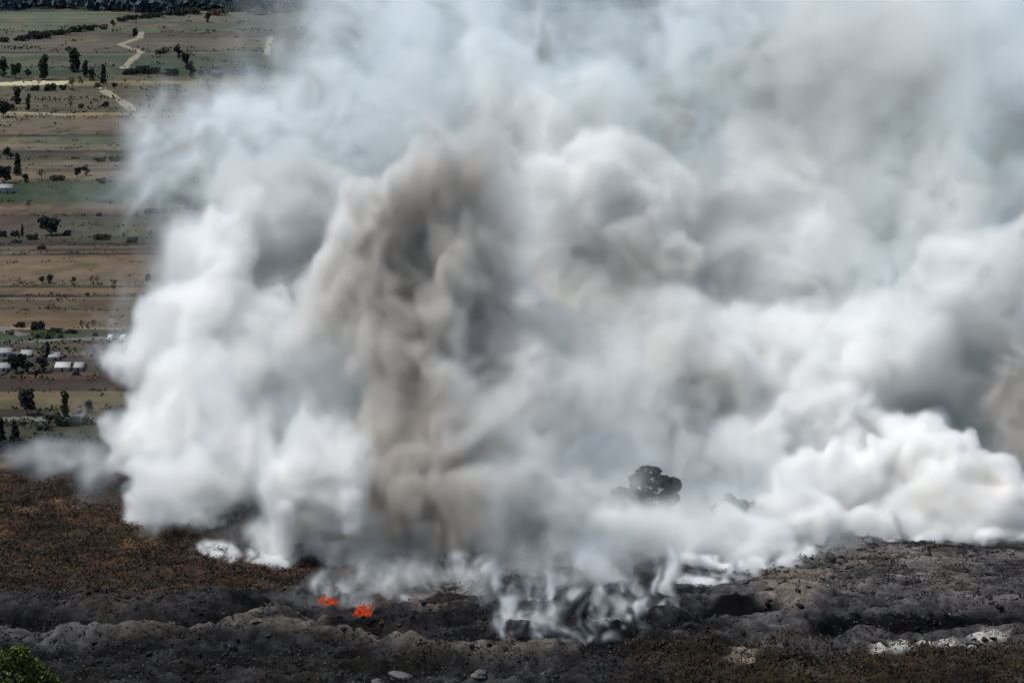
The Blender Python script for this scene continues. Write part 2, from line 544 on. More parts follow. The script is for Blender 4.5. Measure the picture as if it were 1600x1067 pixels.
# ------------------------------------------------------------------ trees
def leaves(rng, clumps, per, size, c1, c2, flat=1.0):
    """small leaf faces through the volume of each clump (centre, radii)"""
    vs, cs = [], []
    for (cx, cy, cz, rx, ry, rz), k in zip(clumps, per):
        d = rng.normal(size=(k, 3))
        d /= np.linalg.norm(d, axis=1)[:, None]
        rr = rng.uniform(.35, 1.0, k) ** .45
        p = d * rr[:, None] * np.array([rx, ry, rz]) + np.array([cx, cy, cz])
        a = rng.normal(size=(k, 3))
        a /= np.linalg.norm(a, axis=1)[:, None]
        b = np.cross(a, rng.normal(size=(k, 3)))
        b /= np.linalg.norm(b, axis=1)[:, None]
        s = size * rng.uniform(.6, 1.4, k)[:, None]
        q = np.stack([p - a * s, p - b * s * .7, p + a * s, p + b * s * .7], 1)
        vs.append(q.reshape(-1, 3))
        cc = np.array(c1) + (np.array(c2) - np.array(c1)) * rng.uniform(0, 1, (k, 1))
        cc = cc * rng.uniform(.75, 1.25)
        cs.append(np.repeat(cc, 4, 0))
    vs, cs = np.concatenate(vs), np.concatenate(cs)
    return vs, np.arange(len(vs)).reshape(-1, 4), cs


def tube(pts, r0, r1, n=6):
    pts = np.array(pts, float)
    vs, fs = [], []
    for i, p in enumerate(pts):
        t = pts[min(i + 1, len(pts) - 1)] - pts[max(i - 1, 0)]
        t /= np.linalg.norm(t)
        a = np.cross(t, (0.3, .9, .2))
        a /= np.linalg.norm(a)
        b = np.cross(t, a)
        r = r0 + (r1 - r0) * i / (len(pts) - 1)
        for k in range(n):
            an = 2 * math.pi * k / n
            vs.append(p + (a * math.cos(an) + b * math.sin(an)) * r)
    for i in range(len(pts) - 1):
        for k in range(n):
            fs.append((i * n + k, i * n + (k + 1) % n, (i + 1) * n + (k + 1) % n, (i + 1) * n + k))
    return np.array(vs), np.array(fs)


def trunk_mesh(rng, h, r, top, spread):
    V_, F_ = tube([(0, 0, -.6), (rng.normal() * .1, 0, h * .3), (rng.normal() * .3, rng.normal() * .2, h)], r, r * .5)
    allv, allf = [V_], [F_]
    o = len(V_)
    for k in range(5):
        an = rng.uniform(0, 6.28)
        z0 = h * rng.uniform(.45, .95)
        v2, f2 = tube([(0, 0, z0), (math.cos(an) * spread * .35, math.sin(an) * spread * .35, z0 + (top - z0) * .4),
                       (math.cos(an) * spread * .7, math.sin(an) * spread * .7, z0 + (top - z0) * .75)], r * .4, r * .12, 5)
        allv.append(v2)
        allf.append(f2 + o)
        o += len(v2)
    return mesh_np('trunk', np.concatenate(allv), np.concatenate(allf))


G1, G2 = lin(30, 38, 32), lin(52, 60, 46)
D1, D2 = lin(20, 27, 26), lin(36, 44, 40)
B1, B2 = lin(52, 44, 36), lin(74, 62, 48)
Y1, Y2 = lin(60, 68, 34), lin(92, 98, 50)


def kind_round(seed, c=(G1, G2), hgt=1.0, n=9, per=70, size=.55):
    """height 10 m, crown about 9 m wide"""
    r = np.random.default_rng(seed)
    cl = []
    for k in range(n):
        an, rr = r.uniform(0, 6.28), r.uniform(0, 3.0)
        cl.append((math.cos(an) * rr * 1.1, math.sin(an) * rr * 1.1, r.uniform(2.0, 8.2), r.uniform(1.5, 2.5), r.uniform(1.5, 2.5), r.uniform(1.2, 2.0)))
    vs, fs, cs = leaves(r, cl, [per] * n, size, *c)
    return mesh_np('crown', vs, fs, cs), trunk_mesh(r, 5, .35, 8.5, 4)


def kind_tall(seed, c=(G1, G2)):
    r = np.random.default_rng(seed)
    cl = []
    for k in range(9):
        z = 1.4 + k * .93
        an = r.uniform(0, 6.28)
        rr = r.uniform(.1, 1.1)
        cl.append((math.cos(an) * rr, math.sin(an) * rr, z, r.uniform(1.0, 1.9), r.uniform(1.0, 1.9), r.uniform(.9, 1.5)))
    vs, fs, cs = leaves(r, cl, [60] * 9, .5, *c)
    return mesh_np('crown', vs, fs, cs), trunk_mesh(r, 7, .3, 9.5, 1.6)


def kind_slim(seed, c=(D1, D2)):
    r = np.random.default_rng(seed)
    cl = [(r.normal() * .15, r.normal() * .15, 1.2 + k * .95, 1.25 - .1 * k, 1.25 - .1 * k, .95) for k in range(9)]
    vs, fs, cs = leaves(r, cl, [60] * 9, .4, *c)
    return mesh_np('crown', vs, fs, cs), trunk_mesh(r, 7, .22, 8.5, .6)


def kind_sparse(seed, c=(B1, B2)):
    r = np.random.default_rng(seed)
    cl = []
    for k in range(7):
        an, rr = r.uniform(0, 6.28), r.uniform(.5, 2.8)
        cl.append((math.cos(an) * rr, math.sin(an) * rr, r.uniform(4.5, 8.6), 1.3, 1.3, 1.0))
    vs, fs, cs = leaves(r, cl, [32] * 7, .42, *c)
    return mesh_np('crown', vs, fs, cs), trunk_mesh(r, 5, .3, 8.8, 3.2)


def kind_bush(seed, c=(G1, G2), n=9):
    """4 m high, 8 m wide, foliage down to the ground"""
    r = np.random.default_rng(seed)
    cl = [(r.uniform(-3, 3), r.uniform(-2, 2), r.uniform(.8, 2.4), r.uniform(1, 1.7), r.uniform(1, 1.5), r.uniform(.8, 1.5)) for k in range(n)]
    vs, fs, cs = leaves(r, cl, [60] * n, .42, *c)
    return mesh_np('foliage', vs, fs, cs), trunk_mesh(r, 1.2, .18, 2.6, 2.6)


KINDS = {'round': [kind_round(1), kind_round(2)], 'dark': [kind_round(3, (D1, D2), n=12), kind_round(4, (D1, D2), n=13)], 'tall': [kind_tall(5), kind_tall(6)],
         'slim': [kind_slim(7)], 'sparse': [kind_sparse(8), kind_sparse(9)], 'bush': [kind_bush(10), kind_bush(11)],
         'brush': [kind_bush(12, (B1, B2)), kind_bush(13, (B1, B2), 7)], 'green': [kind_bush(14, (lin(50, 68, 38), lin(72, 92, 50)))],
         'darkbush': [kind_bush(15, (D1, D2), 11)]}
HT = {'round': 10, 'dark': 10, 'tall': 10.5, 'slim': 10.5, 'sparse': 10, 'bush': 4.2, 'brush': 4.2, 'green': 4.2, 'darkbush': 4.2}
trng = random.Random(4)
tcount = {}


def plant(kind, u, vv, hpx, label, group=None, wide=1.0):
    """kind standing on the plain at photo point (u, vv), hpx photo pixels high"""
    x, y = plainP(u, vv)
    k = tcount.get(kind, 0)
    tcount[kind] = k + 1
    crown, trunk = KINDS[kind][k % len(KINDS[kind])]
    dist = math.hypot(y, CAM_H)
    hm = 1.18 * hpx * dist / FPX / .97
    s = hm / HT[kind]
    isb = HT[kind] < 5
    root = empty('bush' if isb else ('cypress' if kind == 'slim' else 'tree'), (x, y, 0), trng.uniform(0, 6.28) if not isb else trng.uniform(-.3, .3))
    root.scale = (s * wide, s * wide, s)
    tag(root, label, 'bush' if isb else 'tree', group)
    for nm, me, m in (('foliage' if isb else 'crown', crown, M_leaf), ('stem' if isb else 'trunk', trunk, M_bark)):
        if not me.materials:
            me.materials.append(m)
        o = bpy.data.objects.new(nm, me)
        C.objects.link(o)
        o.parent = root
    return root


FAR = 'trees scattered over the far fields'
ROW = 'trees along the pale dirt road'
PL = [
 # far bands of bushes under the wood
 ('bush', 192, 34, 8, 'bush at the left end of the dark hedge below the far wood', FAR, 1.2), ('bush', 208, 31, 8, 'second bush of the dark hedge below the far wood', FAR, 1.4),
 ('darkbush', 226, 29, 8, 'dark bush in the middle of the hedge below the far wood', FAR, 1.5), ('bush', 246, 27, 8, 'bush right of the middle of the hedge below the far wood', FAR, 1.5),
 ('darkbush', 272, 24, 10, 'broad dark bush where the far hedge meets the wood', FAR, 1.7), ('darkbush', 296, 22, 11, 'tall dark bush at the right end of the far hedge', FAR, 1.6),
 ('dark', 325, 36, 15, 'lone dark tree standing right of the far hedge', FAR, .7), ('sparse', 484, 46, 11, 'lone thin tree in the hazy far field near the smoke', FAR, .8),
 ('brush', 345, 24, 9, 'brown bush just below the far wood left of the smoke', FAR, 1.6), ('brush', 400, 24, 10, 'brown bush below the far wood above the short pale track', FAR, 1.8),
 ('bush', 440, 20, 12, 'wide bush at the foot of the far wood near the smoke', FAR, 1.8), ('bush', 375, 18, 12, 'wide bush at the foot of the far wood left of the short track', FAR, 1.8),
 ('darkbush', 3, 66, 8, 'dark bush cut by the left edge in the upper fields', FAR, 1.4), ('darkbush', 30, 64, 9, 'low dark bush alone near the upper left edge', FAR, 1.2),
 ('darkbush', 49, 61, 13, 'dark bush at the left of the thicket in the upper fields', FAR, 1.0), ('darkbush', 66, 60, 11, 'dark bush in the thicket of the upper fields', FAR, 1.2),
 ('bush', 88, 55, 9, 'grey green bush right of the upper thicket', FAR, 1.3), ('brush', 104, 54, 8, 'brown bush between the upper thicket and the hedge', FAR, 1.3),
 ('bush', 122, 50, 10, 'bush on the rise in the middle of the upper hedge', FAR, 1.3), ('bush', 140, 48, 9, 'low bush of the upper hedge left of the lone small tree', FAR, 1.3),
 ('brush', 158, 46, 8, 'brown bush at the right end of the upper hedge', FAR, 1.3), ('round', 176, 42, 10, 'small round tree at the end of the upper hedge', FAR, .9),
 ('dark', 211, 61, 14, 'dark tree beside the bend of the winding track', FAR, .7),
 ('bush', 253, 84, 7, 'low bush in the green field right of the winding track', FAR, 1.5), ('sparse', 151, 87, 7, 'tiny shrub alone in the green field above the tall trees', FAR, .8),
 # grove by the road
 ('dark', 5, 121, 27, 'dark tree cut by the left edge above the dirt road', ROW, .7), ('dark', 24, 123, 20, 'dark tree second from the left above the dirt road', ROW, .9),
 ('round', 43, 122, 13, 'small tree between two tall ones above the dirt road', ROW, .9), ('tall', 68, 125, 34, 'tall tree standing alone above the dirt road', ROW, 1.15),
 ('tall', 117, 113, 34, 'tallest tree with a broad crown above the road end', ROW, 1.3), ('tall', 133, 120, 22, 'tree close right of the tallest one', ROW, 1.1),
 ('dark', 143, 126, 17, 'round dark tree in the grove right of the tallest one', ROW, .9), ('slim', 162, 132, 28, 'slim dark tree at the right end of the grove', ROW, 1.5),
 ('sparse', 113, 142, 20, 'thin tree rising at the end of the pale road', ROW, .8), ('sparse', 127, 138, 17, 'thin small tree just right of the road end', ROW, .7),
 ('darkbush', 54, 142, 9, 'dark bush below the pale road, left of two', ROW, .9), ('darkbush', 77, 142, 12, 'dark bush below the pale road near its end', ROW, .9),
 ('bush', 99, 141, 9, 'small bush below the end of the pale road', ROW, .7), ('round', 152, 141, 11, 'low round tree at the top of the slanting track', ROW, 1.1),
 ('round', 178, 140, 10, 'low round tree just right of the slanting track', ROW, 1.0), ('sparse', 195, 132, 8, 'tiny tree right of the grove', ROW, .9),
 ('tall', 26, 163, 24, 'tree with a dense crown below the road near the left edge', ROW, 1.2), ('tall', 44, 174, 24, 'thin tall tree below the road right of the dense one', ROW, .8),
 ('dark', 5, 184, 22, 'dark tree cut by the left edge above the sandy path', ROW, .9), ('darkbush', 14, 172, 10, 'dark bush beside the tree at the left edge', ROW, .9),
 ('sparse', 110, 168, 10, 'leftmost small bush of four in the olive field', ROW, .9), ('bush', 127, 169, 7, 'second small bush of four in the olive field', ROW, .7),
 ('sparse', 143, 168, 9, 'third small bush of four in the olive field', ROW, .8), ('darkbush', 164, 167, 9, 'round dark bush, rightmost of four in the olive field', ROW, .7),
 # dark thicket right of the grove
 ('darkbush', 200, 117, 10, 'left bush of the dark thicket right of the grove', FAR, 1.1), ('darkbush', 219, 115, 13, 'middle bush of the dark thicket right of the grove', FAR, 1.2),
 ('darkbush', 238, 116, 11, 'right bush of the dark thicket right of the grove', FAR, 1.1), ('darkbush', 268, 119, 12, 'bush between the thicket and the leaning row', FAR, 1.0),
 ('dark', 278, 92, 19, 'upper tree of the row that runs down to the smoke', FAR, .7), ('dark', 291, 104, 18, 'middle tree of the row that runs down to the smoke', FAR, .75),
 ('dark', 298, 122, 22, 'lowest and largest tree of the row that runs down to the smoke', FAR, .75), ('round', 316, 124, 13, 'small tree first right of the row above the smoke', FAR, .9),
 ('round', 327, 121, 12, 'small tree second right of the row above the smoke', FAR, .8), ('bush', 341, 123, 10, 'bush third right of the row above the smoke', FAR, 1.0),
 ('bush', 380, 118, 10, 'long bush in the haze above the smoke edge', FAR, 1.6), ('sparse', 277, 152, 18, 'lone tree in the green patch at the smoke edge', FAR, .9),
 ('bush', 378, 150, 11, 'bush faint behind the first veil of smoke', FAR, 1.2), ('bush', 402, 146, 12, 'bush fainter behind the veil, right of the first', FAR, 1.2),
 # middle
 ('round', 12, 249, 18, 'small dark round tree near the left edge in the middle fields', FAR, .9), ('slim', 28, 274, 31, 'slim dark tree beside the grey building', FAR, 1.6),
 ('dark', 8, 287, 24, 'broad dark tree behind the grey building', FAR, 1.1), ('dark', 40, 285, 12, 'low dark tree right of the slim one', FAR, 1.0),
 ('sparse', 65, 281, 15, 'thin dry tree standing at the top edge of the green field', FAR, 1.1), ('brush', 92, 282, 8, 'brown bush at the top edge of the green field', FAR, 1.5),
 ('dark', 121, 277, 13, 'left tree of a pair above the green field', FAR, .9), ('dark', 134, 275, 15, 'right tree of a pair above the green field', FAR, .9),
 ('brush', 158, 287, 10, 'brown bush at the right end of the green field', FAR, .8), ('bush', 158, 253, 8, 'left bush of the hedge beside the thin smoke', FAR, 1.3),
 ('bush', 182, 252, 9, 'right bush of the hedge beside the thin smoke', FAR, 1.3), ('sparse', 44, 327, 13, 'thin tree at the bottom edge of the green field', FAR, .8),
 ('darkbush', 154, 338, 6, 'small dark bush on the brown strip', FAR, .9),
 ('darkbush', 232, 333, 8, 'leftmost dark bush of the hedge under the veil of smoke', FAR, 1.2), ('darkbush', 250, 334, 9, 'second dark bush of the hedge under the veil of smoke', FAR, 1.2),
 ('darkbush', 272, 332, 9, 'third dark bush of the hedge under the veil of smoke', FAR, 1.2), ('darkbush', 296, 327, 10, 'last dark bush of the hedge under the veil of smoke', FAR, 1.2),
 ('dark', 80, 368, 25, 'big dark round tree alone on the brown fields', FAR, 1.45), ('darkbush', 104, 368, 9, 'low dark bush touching the big round tree', FAR, .8),
 ('slim', 35, 368, 16, 'slim dark cypress left of the big round tree', FAR, 1.2), ('darkbush', 22, 369, 9, 'dark bush left of the slim cypress', FAR, .9),
 ('darkbush', 2, 370, 10, 'dark bush cut by the left edge on the brown fields', FAR, .9), ('bush', 51, 374, 9, 'bush between the cypress and the big round tree', FAR, 1.2),
 ('brush', 162, 374, 8, 'brown thicket right of the big round tree', FAR, 1.8), ('darkbush', 205, 379, 9, 'dark bush on the brown fields near the smoke', FAR, 1.1),
 ('sparse', 194, 374, 10, 'thin brown tree left of the dark bush near the smoke', FAR, 1), ('sparse', 235, 372, 10, 'thin brown tree right by the smoke edge', FAR, 1.1),
 ('darkbush', 64, 389, 5, 'flat dark bush just under the big round tree', FAR, 1.6), ('darkbush', 25, 379, 4, 'flat dark bush on the line left of the big tree', FAR, 2.4),
 ('round', 66, 443, 11, 'left tree of the dark pair on the tan field', FAR, 1.0), ('dark', 78, 443, 13, 'right tree of the dark pair on the tan field', FAR, 1.0),
 ('sparse', 98, 444, 6, 'smallest tree in the row on the tan field', FAR, 1), ('round', 115, 443, 10, 'round little tree in the middle of the row on the tan field', FAR, .9),
 ('sparse', 143, 444, 12, 'left of two pale trees touching in the row on the tan field', FAR, .9), ('sparse', 152, 444, 12, 'right of two pale trees touching in the row on the tan field', FAR, .8),
 ('dark', 231, 441, 11, 'lone little tree on the tan field right by the smoke', FAR, 1.0), ('sparse', 178, 461, 22, 'forked olive tree standing below the row of little trees', FAR, .75),
 ('bush', 137, 462, 5, 'tiny bush left of the forked olive tree', FAR, .7),
]
VIL = 'trees and bushes around the houses'
PL += [
 ('darkbush', 30, 511, 9, 'dark bush at the left end of the hedge above the houses', VIL, 1.0), ('darkbush', 57, 515, 14, 'tallest dark bush of the hedge above the houses', VIL, .9),
 ('darkbush', 84, 519, 7, 'long low dark bush in the hedge above the houses', VIL, 1.8), ('darkbush', 110, 520, 6, 'long low dark bush at the right end of the hedge', VIL, 1.8),
 ('sparse', 128, 516, 15, 'left of three thin trees at the hedge end', VIL, .7), ('sparse', 137, 516, 12, 'middle of three thin trees at the hedge end', VIL, .8),
 ('sparse', 147, 516, 16, 'right of three thin trees at the hedge end', VIL, .6), ('darkbush', 148, 525, 6, 'small dark bush under the three thin trees', VIL, .8),
 ('green', 55, 527, 8, 'left bright green bush above the grey road', VIL, 1.2), ('green', 72, 528, 9, 'middle bright green bush above the grey road', VIL, 1.2),
 ('green', 90, 528, 7, 'right bright green bush above the grey road', VIL, 1.2), ('brush', 15, 522, 7, 'brown bush beside the pale lane', VIL, 1.0),
 ('slim', 75, 560, 24, 'slim dark tree between the white roofs', VIL, 1.5), ('dark', 66, 582, 24, 'dark tree in front of the white roofs', VIL, .9),
 ('dark', 25, 583, 26, 'big dark tree between the left white houses', VIL, 1.15), ('dark', 44, 584, 18, 'lower dark tree right of the big one by the houses', VIL, 1.0),
 ('darkbush', 8, 569, 9, 'dark bush between the two houses at the left edge', VIL, .9), ('darkbush', 58, 584, 7, 'small dark bush at the foot of the dark trees by the houses', VIL, .8),
 ('darkbush', 118, 586, 6, 'dark bush in front of the brown shed', VIL, 1.1), ('dark', 43, 649, 36, 'large dense square dark tree above the lower road', VIL, .85),
 ('tall', 101, 652, 38, 'tall olive tree right of the square dark tree', VIL, .75), ('dark', 139, 645, 18, 'dark tree at the smoke edge above the lower road', VIL, .8),
 ('bush', 84, 658, 12, 'left olive bush beside the lower road', VIL, 1.2), ('bush', 104, 664, 14, 'middle olive bush beside the lower road', VIL, 1.3),
 ('bush', 126, 662, 14, 'right olive bush beside the lower road, at the smoke', VIL, 1.2), ('bush', 70, 672, 10, 'olive bush just below the lower road', VIL, 1.4),
 ('slim', 2, 700, 42, 'dark cypress cut by the left edge below the lower road', VIL, 1.4), ('slim', 24, 706, 44, 'dark cypress below the lower road, second from the edge', VIL, 1.6),
 ('dark', 6, 728, 34, 'dark tree low at the left edge behind the burnt hill', VIL, 1.2), ('dark', 20, 748, 34, 'dark tree right behind the crest of the burnt hill', VIL, 1.2),
 ('bush', 58, 700, 14, 'olive bush on the dark slope behind the crest', VIL, 1.4), ('bush', 92, 690, 13, 'olive bush on the slope at the edge of the smoke', VIL, 1.4),
 ('darkbush', 80, 724, 14, 'dark bush showing through the thin blue smoke', VIL, 1.5), ('bush', 118, 716, 14, 'bush half lost in the thin blue smoke', VIL, 1.4),
 ('darkbush', 45, 716, 12, 'dark bush left of the thin blue smoke', VIL, 1.3),
]
for a in PL:
    plant(*a)

# weeds and low scrub along the field edges, too many to count
r = np.random.default_rng(55)
tv, tc = [], []
edges_v = [50, 78, 108, 122, 140, 156, 175, 184, 210, 232, 247, 262, 284, 317, 336, 353, 372, 384, 396, 446, 462, 484, 511, 521, 537, 548, 556, 575, 592, 611, 638, 662, 690, 705]
for k in range(2600):
    vv = (r.choice(edges_v) + r.normal() * 1.6) if r.random() < .62 else r.uniform(30, 735)
    u = r.uniform(-60, 620)
    if r.random() < .5:
        u = (math.floor(u / 37) * 37 + r.normal() * 8)
    x, y = plainP(u, vv)
    sz = r.uniform(.5, 1.7) * (1.6 if vv < 200 else 1.0) * (1.5 if 535 < vv < 600 or vv > 640 else 1)
    K_ = 7
    p = r.normal(size=(K_, 3)) * np.array([sz * 1.7, sz, sz * .3]) + np.array([x, y, sz * .5])
    a = r.normal(size=(K_, 3))
    a /= np.linalg.norm(a, axis=1)[:, None]
    b = np.cross(a, r.normal(size=(K_, 3)))
    b /= np.linalg.norm(b, axis=1)[:, None]
    s_ = sz * .6
    tv.append(np.stack([p - a * s_, p - b * s_ * .6, p + a * s_, p + b * s_ * .6], 1).reshape(-1, 3))
    tc.append(np.tile([lin(60, 56, 42), lin(50, 52, 38), lin(74, 66, 50)][r.integers(0, 3)] * r.uniform(.6, 1.2), (K_ * 4, 1)))
tv, tc = np.concatenate(tv), np.concatenate(tc)
weeds = link('field_scrub', mesh_np('field_scrub', tv, np.arange(len(tv)).reshape(-1, 4), tc), M_leaf)
tag(weeds, 'low scrub and weeds along the edges of the fields', 'scrub', None, 'stuff')

# far wood: one mass of crowns that nobody could count
r = np.random.default_rng(21)
vs, fs, cs, o0 = [], [], [], 0
cl, per = [], []
for k in range(2400):
    u = r.uniform(-700, 1900)
    dpt = r.uniform(0, 1)
    x, y = plainP(u, 17 - 3 * math.sin(u * .02) - 24 * dpt)
    hh = r.uniform(9, 19)
    cl.append((x, y, hh * .5, r.uniform(8, 18), r.uniform(6, 12), hh * .5))
    per.append(26)
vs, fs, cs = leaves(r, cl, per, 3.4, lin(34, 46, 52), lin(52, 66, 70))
forest = link('forest', mesh_np('forest', vs, fs, cs), M_leaf)
tag(forest, 'dark bluish wood along the far edge of the fields', 'wood', None, 'stuff')

# ------------------------------------------------------------------ houses
def boxm(name, x0, x1, y0, y1, z0, z1, m, parent=None):
    vs = [(x, y, z) for z in (z0, z1) for x, y in ((x0, y0), (x1, y0), (x1, y1), (x0, y1))]
    fs = [(3, 2, 1, 0), (4, 5, 6, 7), (0, 1, 5, 4), (1, 2, 6, 5), (2, 3, 7, 6), (3, 0, 4, 7)]
    return link(name, mesh_np(name, vs, fs), m, parent)


def house(u, vv, wpx, hpx, roof, label, wall=None, name='house', deep=7, rz=0.0, pitch=1.4):
    x, y = plainP(u, vv)
    s = math.hypot(y, CAM_H) / FPX
    wd, hh = wpx * s / 2, hpx * s
    e = empty(name, (x, y, 0), rz)
    tag(e, label, name, 'houses by the grey road')
    wl = hh * .62
    boxm('wall', -wd, wd, 0, deep, 0, wl, wall or M_white, e)
    vs = [(-wd - .4, -.5, wl + .003), (wd + .4, -.5, wl + .003), (wd + .4, deep + .5, wl + .003 + pitch), (-wd - .4, deep + .5, wl + .003 + pitch)]
    vs += [(a, b, c + .25) for a, b, c in vs]
    fs = [(3, 2, 1, 0), (4, 5, 6, 7), (0, 1, 5, 4), (1, 2, 6, 5), (2, 3, 7, 6), (3, 0, 4, 7)]
    link('roof', mesh_np('roof', vs, fs), roof, e)
    n = max(1, int(wd * 2 / 4))
    for k in range(n):
        cx = -wd + (k + .5) * wd * 2 / n
        if k == n // 2:
            boxm('door', cx - .5, cx + .5, -.05, -.003, 0, 2.0, M_dark, e)
        else:
            boxm('window', cx - .55, cx + .55, -.05, -.003, .9, 1.9, M_dark, e)
    return e


house(7, 557, 19, 9, M_tin, 'white roofed house at the left edge, upper of two')
house(6, 580, 17, 8, M_tin, 'white house at the left edge, lower of two')
house(97, 580, 22, 9, M_white, 'brightest white roofed house right of the dark trees')
house(84, 563, 16, 7, M_tin, 'white roofed house behind the brightest one')
house(40, 558, 16, 5, M_block, 'low grey roofed shed between the dark trees', M_block, 'shed')
house(122, 580, 13, 9, M_block, 'brown grey shed at the smoke edge', M_block, 'shed')
house(171, 533, 5, 4, M_white, 'tiny white house seen through thin smoke, left of two')
house(191, 533, 6, 4, M_white, 'tiny white house seen through thin smoke, right of two')
house(6, 303, 24, 14, M_tin, 'pale grey building beside the green field at the left edge', M_block, 'building', 9)

# ------------------------------------------------------------------ things on the hill
def rock(u, vv, wpx, hpx, m, label, name='rock', seed=0, group='rocks on the burnt hill', depth=.8):
    r = np.random.default_rng(seed + 100)
    x, y, z = hillP(u, vv)
    s = y / FPX
    import bmesh
    bm = bmesh.new()
    bmesh.ops.create_icosphere(bm, subdivisions=3, radius=1)
    ph = r.uniform(0, 6, 9)
    for v in bm.verts:
        c = v.co
        k = 1 + .16 * math.sin(3 * c.x + ph[0]) * math.cos(2.6 * c.y + ph[1]) + .14 * math.sin(5 * c.z + ph[2] + 2 * c.x) + .06 * math.sin(9 * c.x + ph[3]) * math.sin(8 * c.y + ph[4])
        v.co = V((c.x * k * wpx * s * .5, c.y * k * wpx * s * .5 * depth, c.z * k * hpx * s * .75))
    me = bpy.data.meshes.new(name)
    bm.to_mesh(me)
    bm.free()
    o = link(name, me, m)
    o.location = (x, y, z + hpx * s * .3)
    o.rotation_euler = (0, 0, r.uniform(-.3, .3))
    tag(o, label, 'rock', group)
    return o


rock(1297, 882, 20, 15, M_darkrock, 'dark round boulder on the rim beside the thick smoke', seed=1)
rock(1012, 905, 50, 30, M_darkrock, 'large dark boulder half veiled by rising smoke', seed=2)
rock(203, 972, 5, 4, M_white, 'small white stone, the right of two in the dark ditch', seed=3)
rock(163, 971, 4, 3, M_rock, 'small grey stone, the left of two in the dark ditch', seed=4)
rock(625, 1062, 34, 12, M_rock, 'pale grey rock outcrop at the bottom, leftmost', seed=5)
rock(680, 1064, 44, 12, M_rock, 'widest pale rock outcrop at the bottom', seed=6)
rock(748, 1068, 26, 10, M_rock, 'small pale rock at the bottom right of the widest one', seed=7)
rock(590, 1072, 22, 12, M_rock, 'pale rock at the bottom edge left of the outcrops', seed=8)

# pale log lying across the slope
a_, b_ = hillP(1090, 979), hillP(1118, 964)
q_ = [V(a_) * (1 - k / 5) + V(b_) * (k / 5) + V((0, 0, 1.3 + .15 * math.sin(k * 2.2))) for k in range(6)]
m_ = sum(q_, V()) / 6
vs, fs = tube([tuple(p - m_) for p in q_], .34, .2, 8)
log_ = link('log', mesh_np('log', vs, fs, None, True), M_rock)
log_.location = m_
tag(log_, 'pale fallen log lying slantwise below the black pit', 'log')

# burnt tree standing in the smoke, and the fainter one beside it
def hill_tree(name, u, vbase, label, clumps, size, cols, seed, n=260, group=None, th=None, Yat=None):
    r = np.random.default_rng(seed)
    if Yat is None:
        x, y, z = hillP(u, vbase)
    else:
        x, y = float(P(u, vbase, Yat)[0]), Yat
        z = hz(x, y)
    s = y / FPX
    e = empty(name, (x, y, z))
    tag(e, label, 'tree', group)
    cl = []
    for (cu, cv, ru, rv) in clumps:
        p = P(cu, cv, y)
        cl.append((p[0] - x, r.uniform(-2, 2), p[2] - z, ru * s, ru * s * .9, rv * s))
    vs, fs, cs = leaves(r, cl, [n] * len(cl), size, *cols)
    link('crown', mesh_np('crown', vs, fs, cs), M_leaf, e)
    top = max(c[2] for c in cl)
    link('trunk', trunk_mesh(r, top * .6, .45, top, 4), M_bark, e)
    return e


hill_tree('tree', 1015, 812, 'dark tree top standing out of the white smoke',
          [(1014, 739, 22, 9), (998, 746, 18, 8), (1052, 758, 14, 12), (1036, 752, 16, 10), (1006, 762, 24, 12), (970, 768, 18, 10), (988, 776, 26, 14), (1020, 784, 30, 18), (1046, 780, 18, 14), (962, 786, 16, 12), (1000, 800, 34, 16), (1035, 806, 24, 14)],
          .5, (lin(18, 24, 24), lin(34, 42, 40)), 31, 420, None, Yat=974.)
hill_tree('tree', 1150, 828, 'faint dark tree lost in the smoke right of the clear one',
          [(1136, 778, 13, 9), (1158, 790, 14, 10), (1182, 792, 13, 11), (1150, 806, 28, 14), (1178, 812, 20, 14), (1125, 800, 14, 12)], .5, (lin(18, 24, 24), lin(34, 42, 40)), 32, 320, None, Yat=974.)
hill_tree('tree', 20, 1085, 'yellow green tree top rising in the bottom left corner',
          [(8, 1030, 26, 18), (30, 1022, 20, 14), (48, 1045, 22, 16), (20, 1055, 36, 22), (66, 1058, 20, 12), (-10, 1045, 26, 22), (80, 1072, 20, 12), (45, 1075, 40, 18)],
          .42, (lin(42, 48, 16), lin(82, 86, 34)), 33, 520, None)

# dry scrub: tufts over the near slopes
r = np.random.default_rng(8)
T = []
while len(T) < 10500:
    u, vv = r.uniform(-60, 1660), r.uniform(738, 1085)
    inR = vv > 1004 and u > 960
    inL = u < 520 and vv < 930
    if (inR and r.random() < .8) or (inL and r.random() < .8) or r.random() < .05:
        T.append((u, vv, inR))
ys = np.arange(780, 1075, 1.0)
gridv = {}
tv, tf, tc = [], [], []
K = 9
cA = [lin(62, 48, 37), lin(72, 57, 42), lin(52, 47, 34), lin(46, 39, 30)]
for (u, vv, inR) in T:
    key = (round(u / 60), round(vv / 3))
    if key not in gridv:
        gridv[key] = hillY(key[0] * 60, key[1] * 3)
    y = gridv[key] + r.uniform(-4, 4)
    x = (u - 800) / FPX * y * 1.03
    z = hz(x, y)
    sz = r.uniform(.35, 1.0) ** 1.3 * (1.5 if inR else 1.5)
    p = r.normal(size=(K, 3)) * np.array([sz, sz, sz * .35]) + np.array([x, y, z + sz * .35])
    a = r.normal(size=(K, 3)) * np.array([.6, .6, 1])
    a /= np.linalg.norm(a, axis=1)[:, None]
    b = np.cross(a, r.normal(size=(K, 3)))
    b /= np.linalg.norm(b, axis=1)[:, None]
    s_ = sz * .33
    tv.append(np.stack([p - a * s_, p - b * s_ * .6, p + a * s_, p + b * s_ * .6], 1).reshape(-1, 3))
    c = cA[r.integers(0, 4 if inR else 3)] * r.uniform(.6, 1.1)
    tc.append(np.tile(c, (K * 4, 1)))
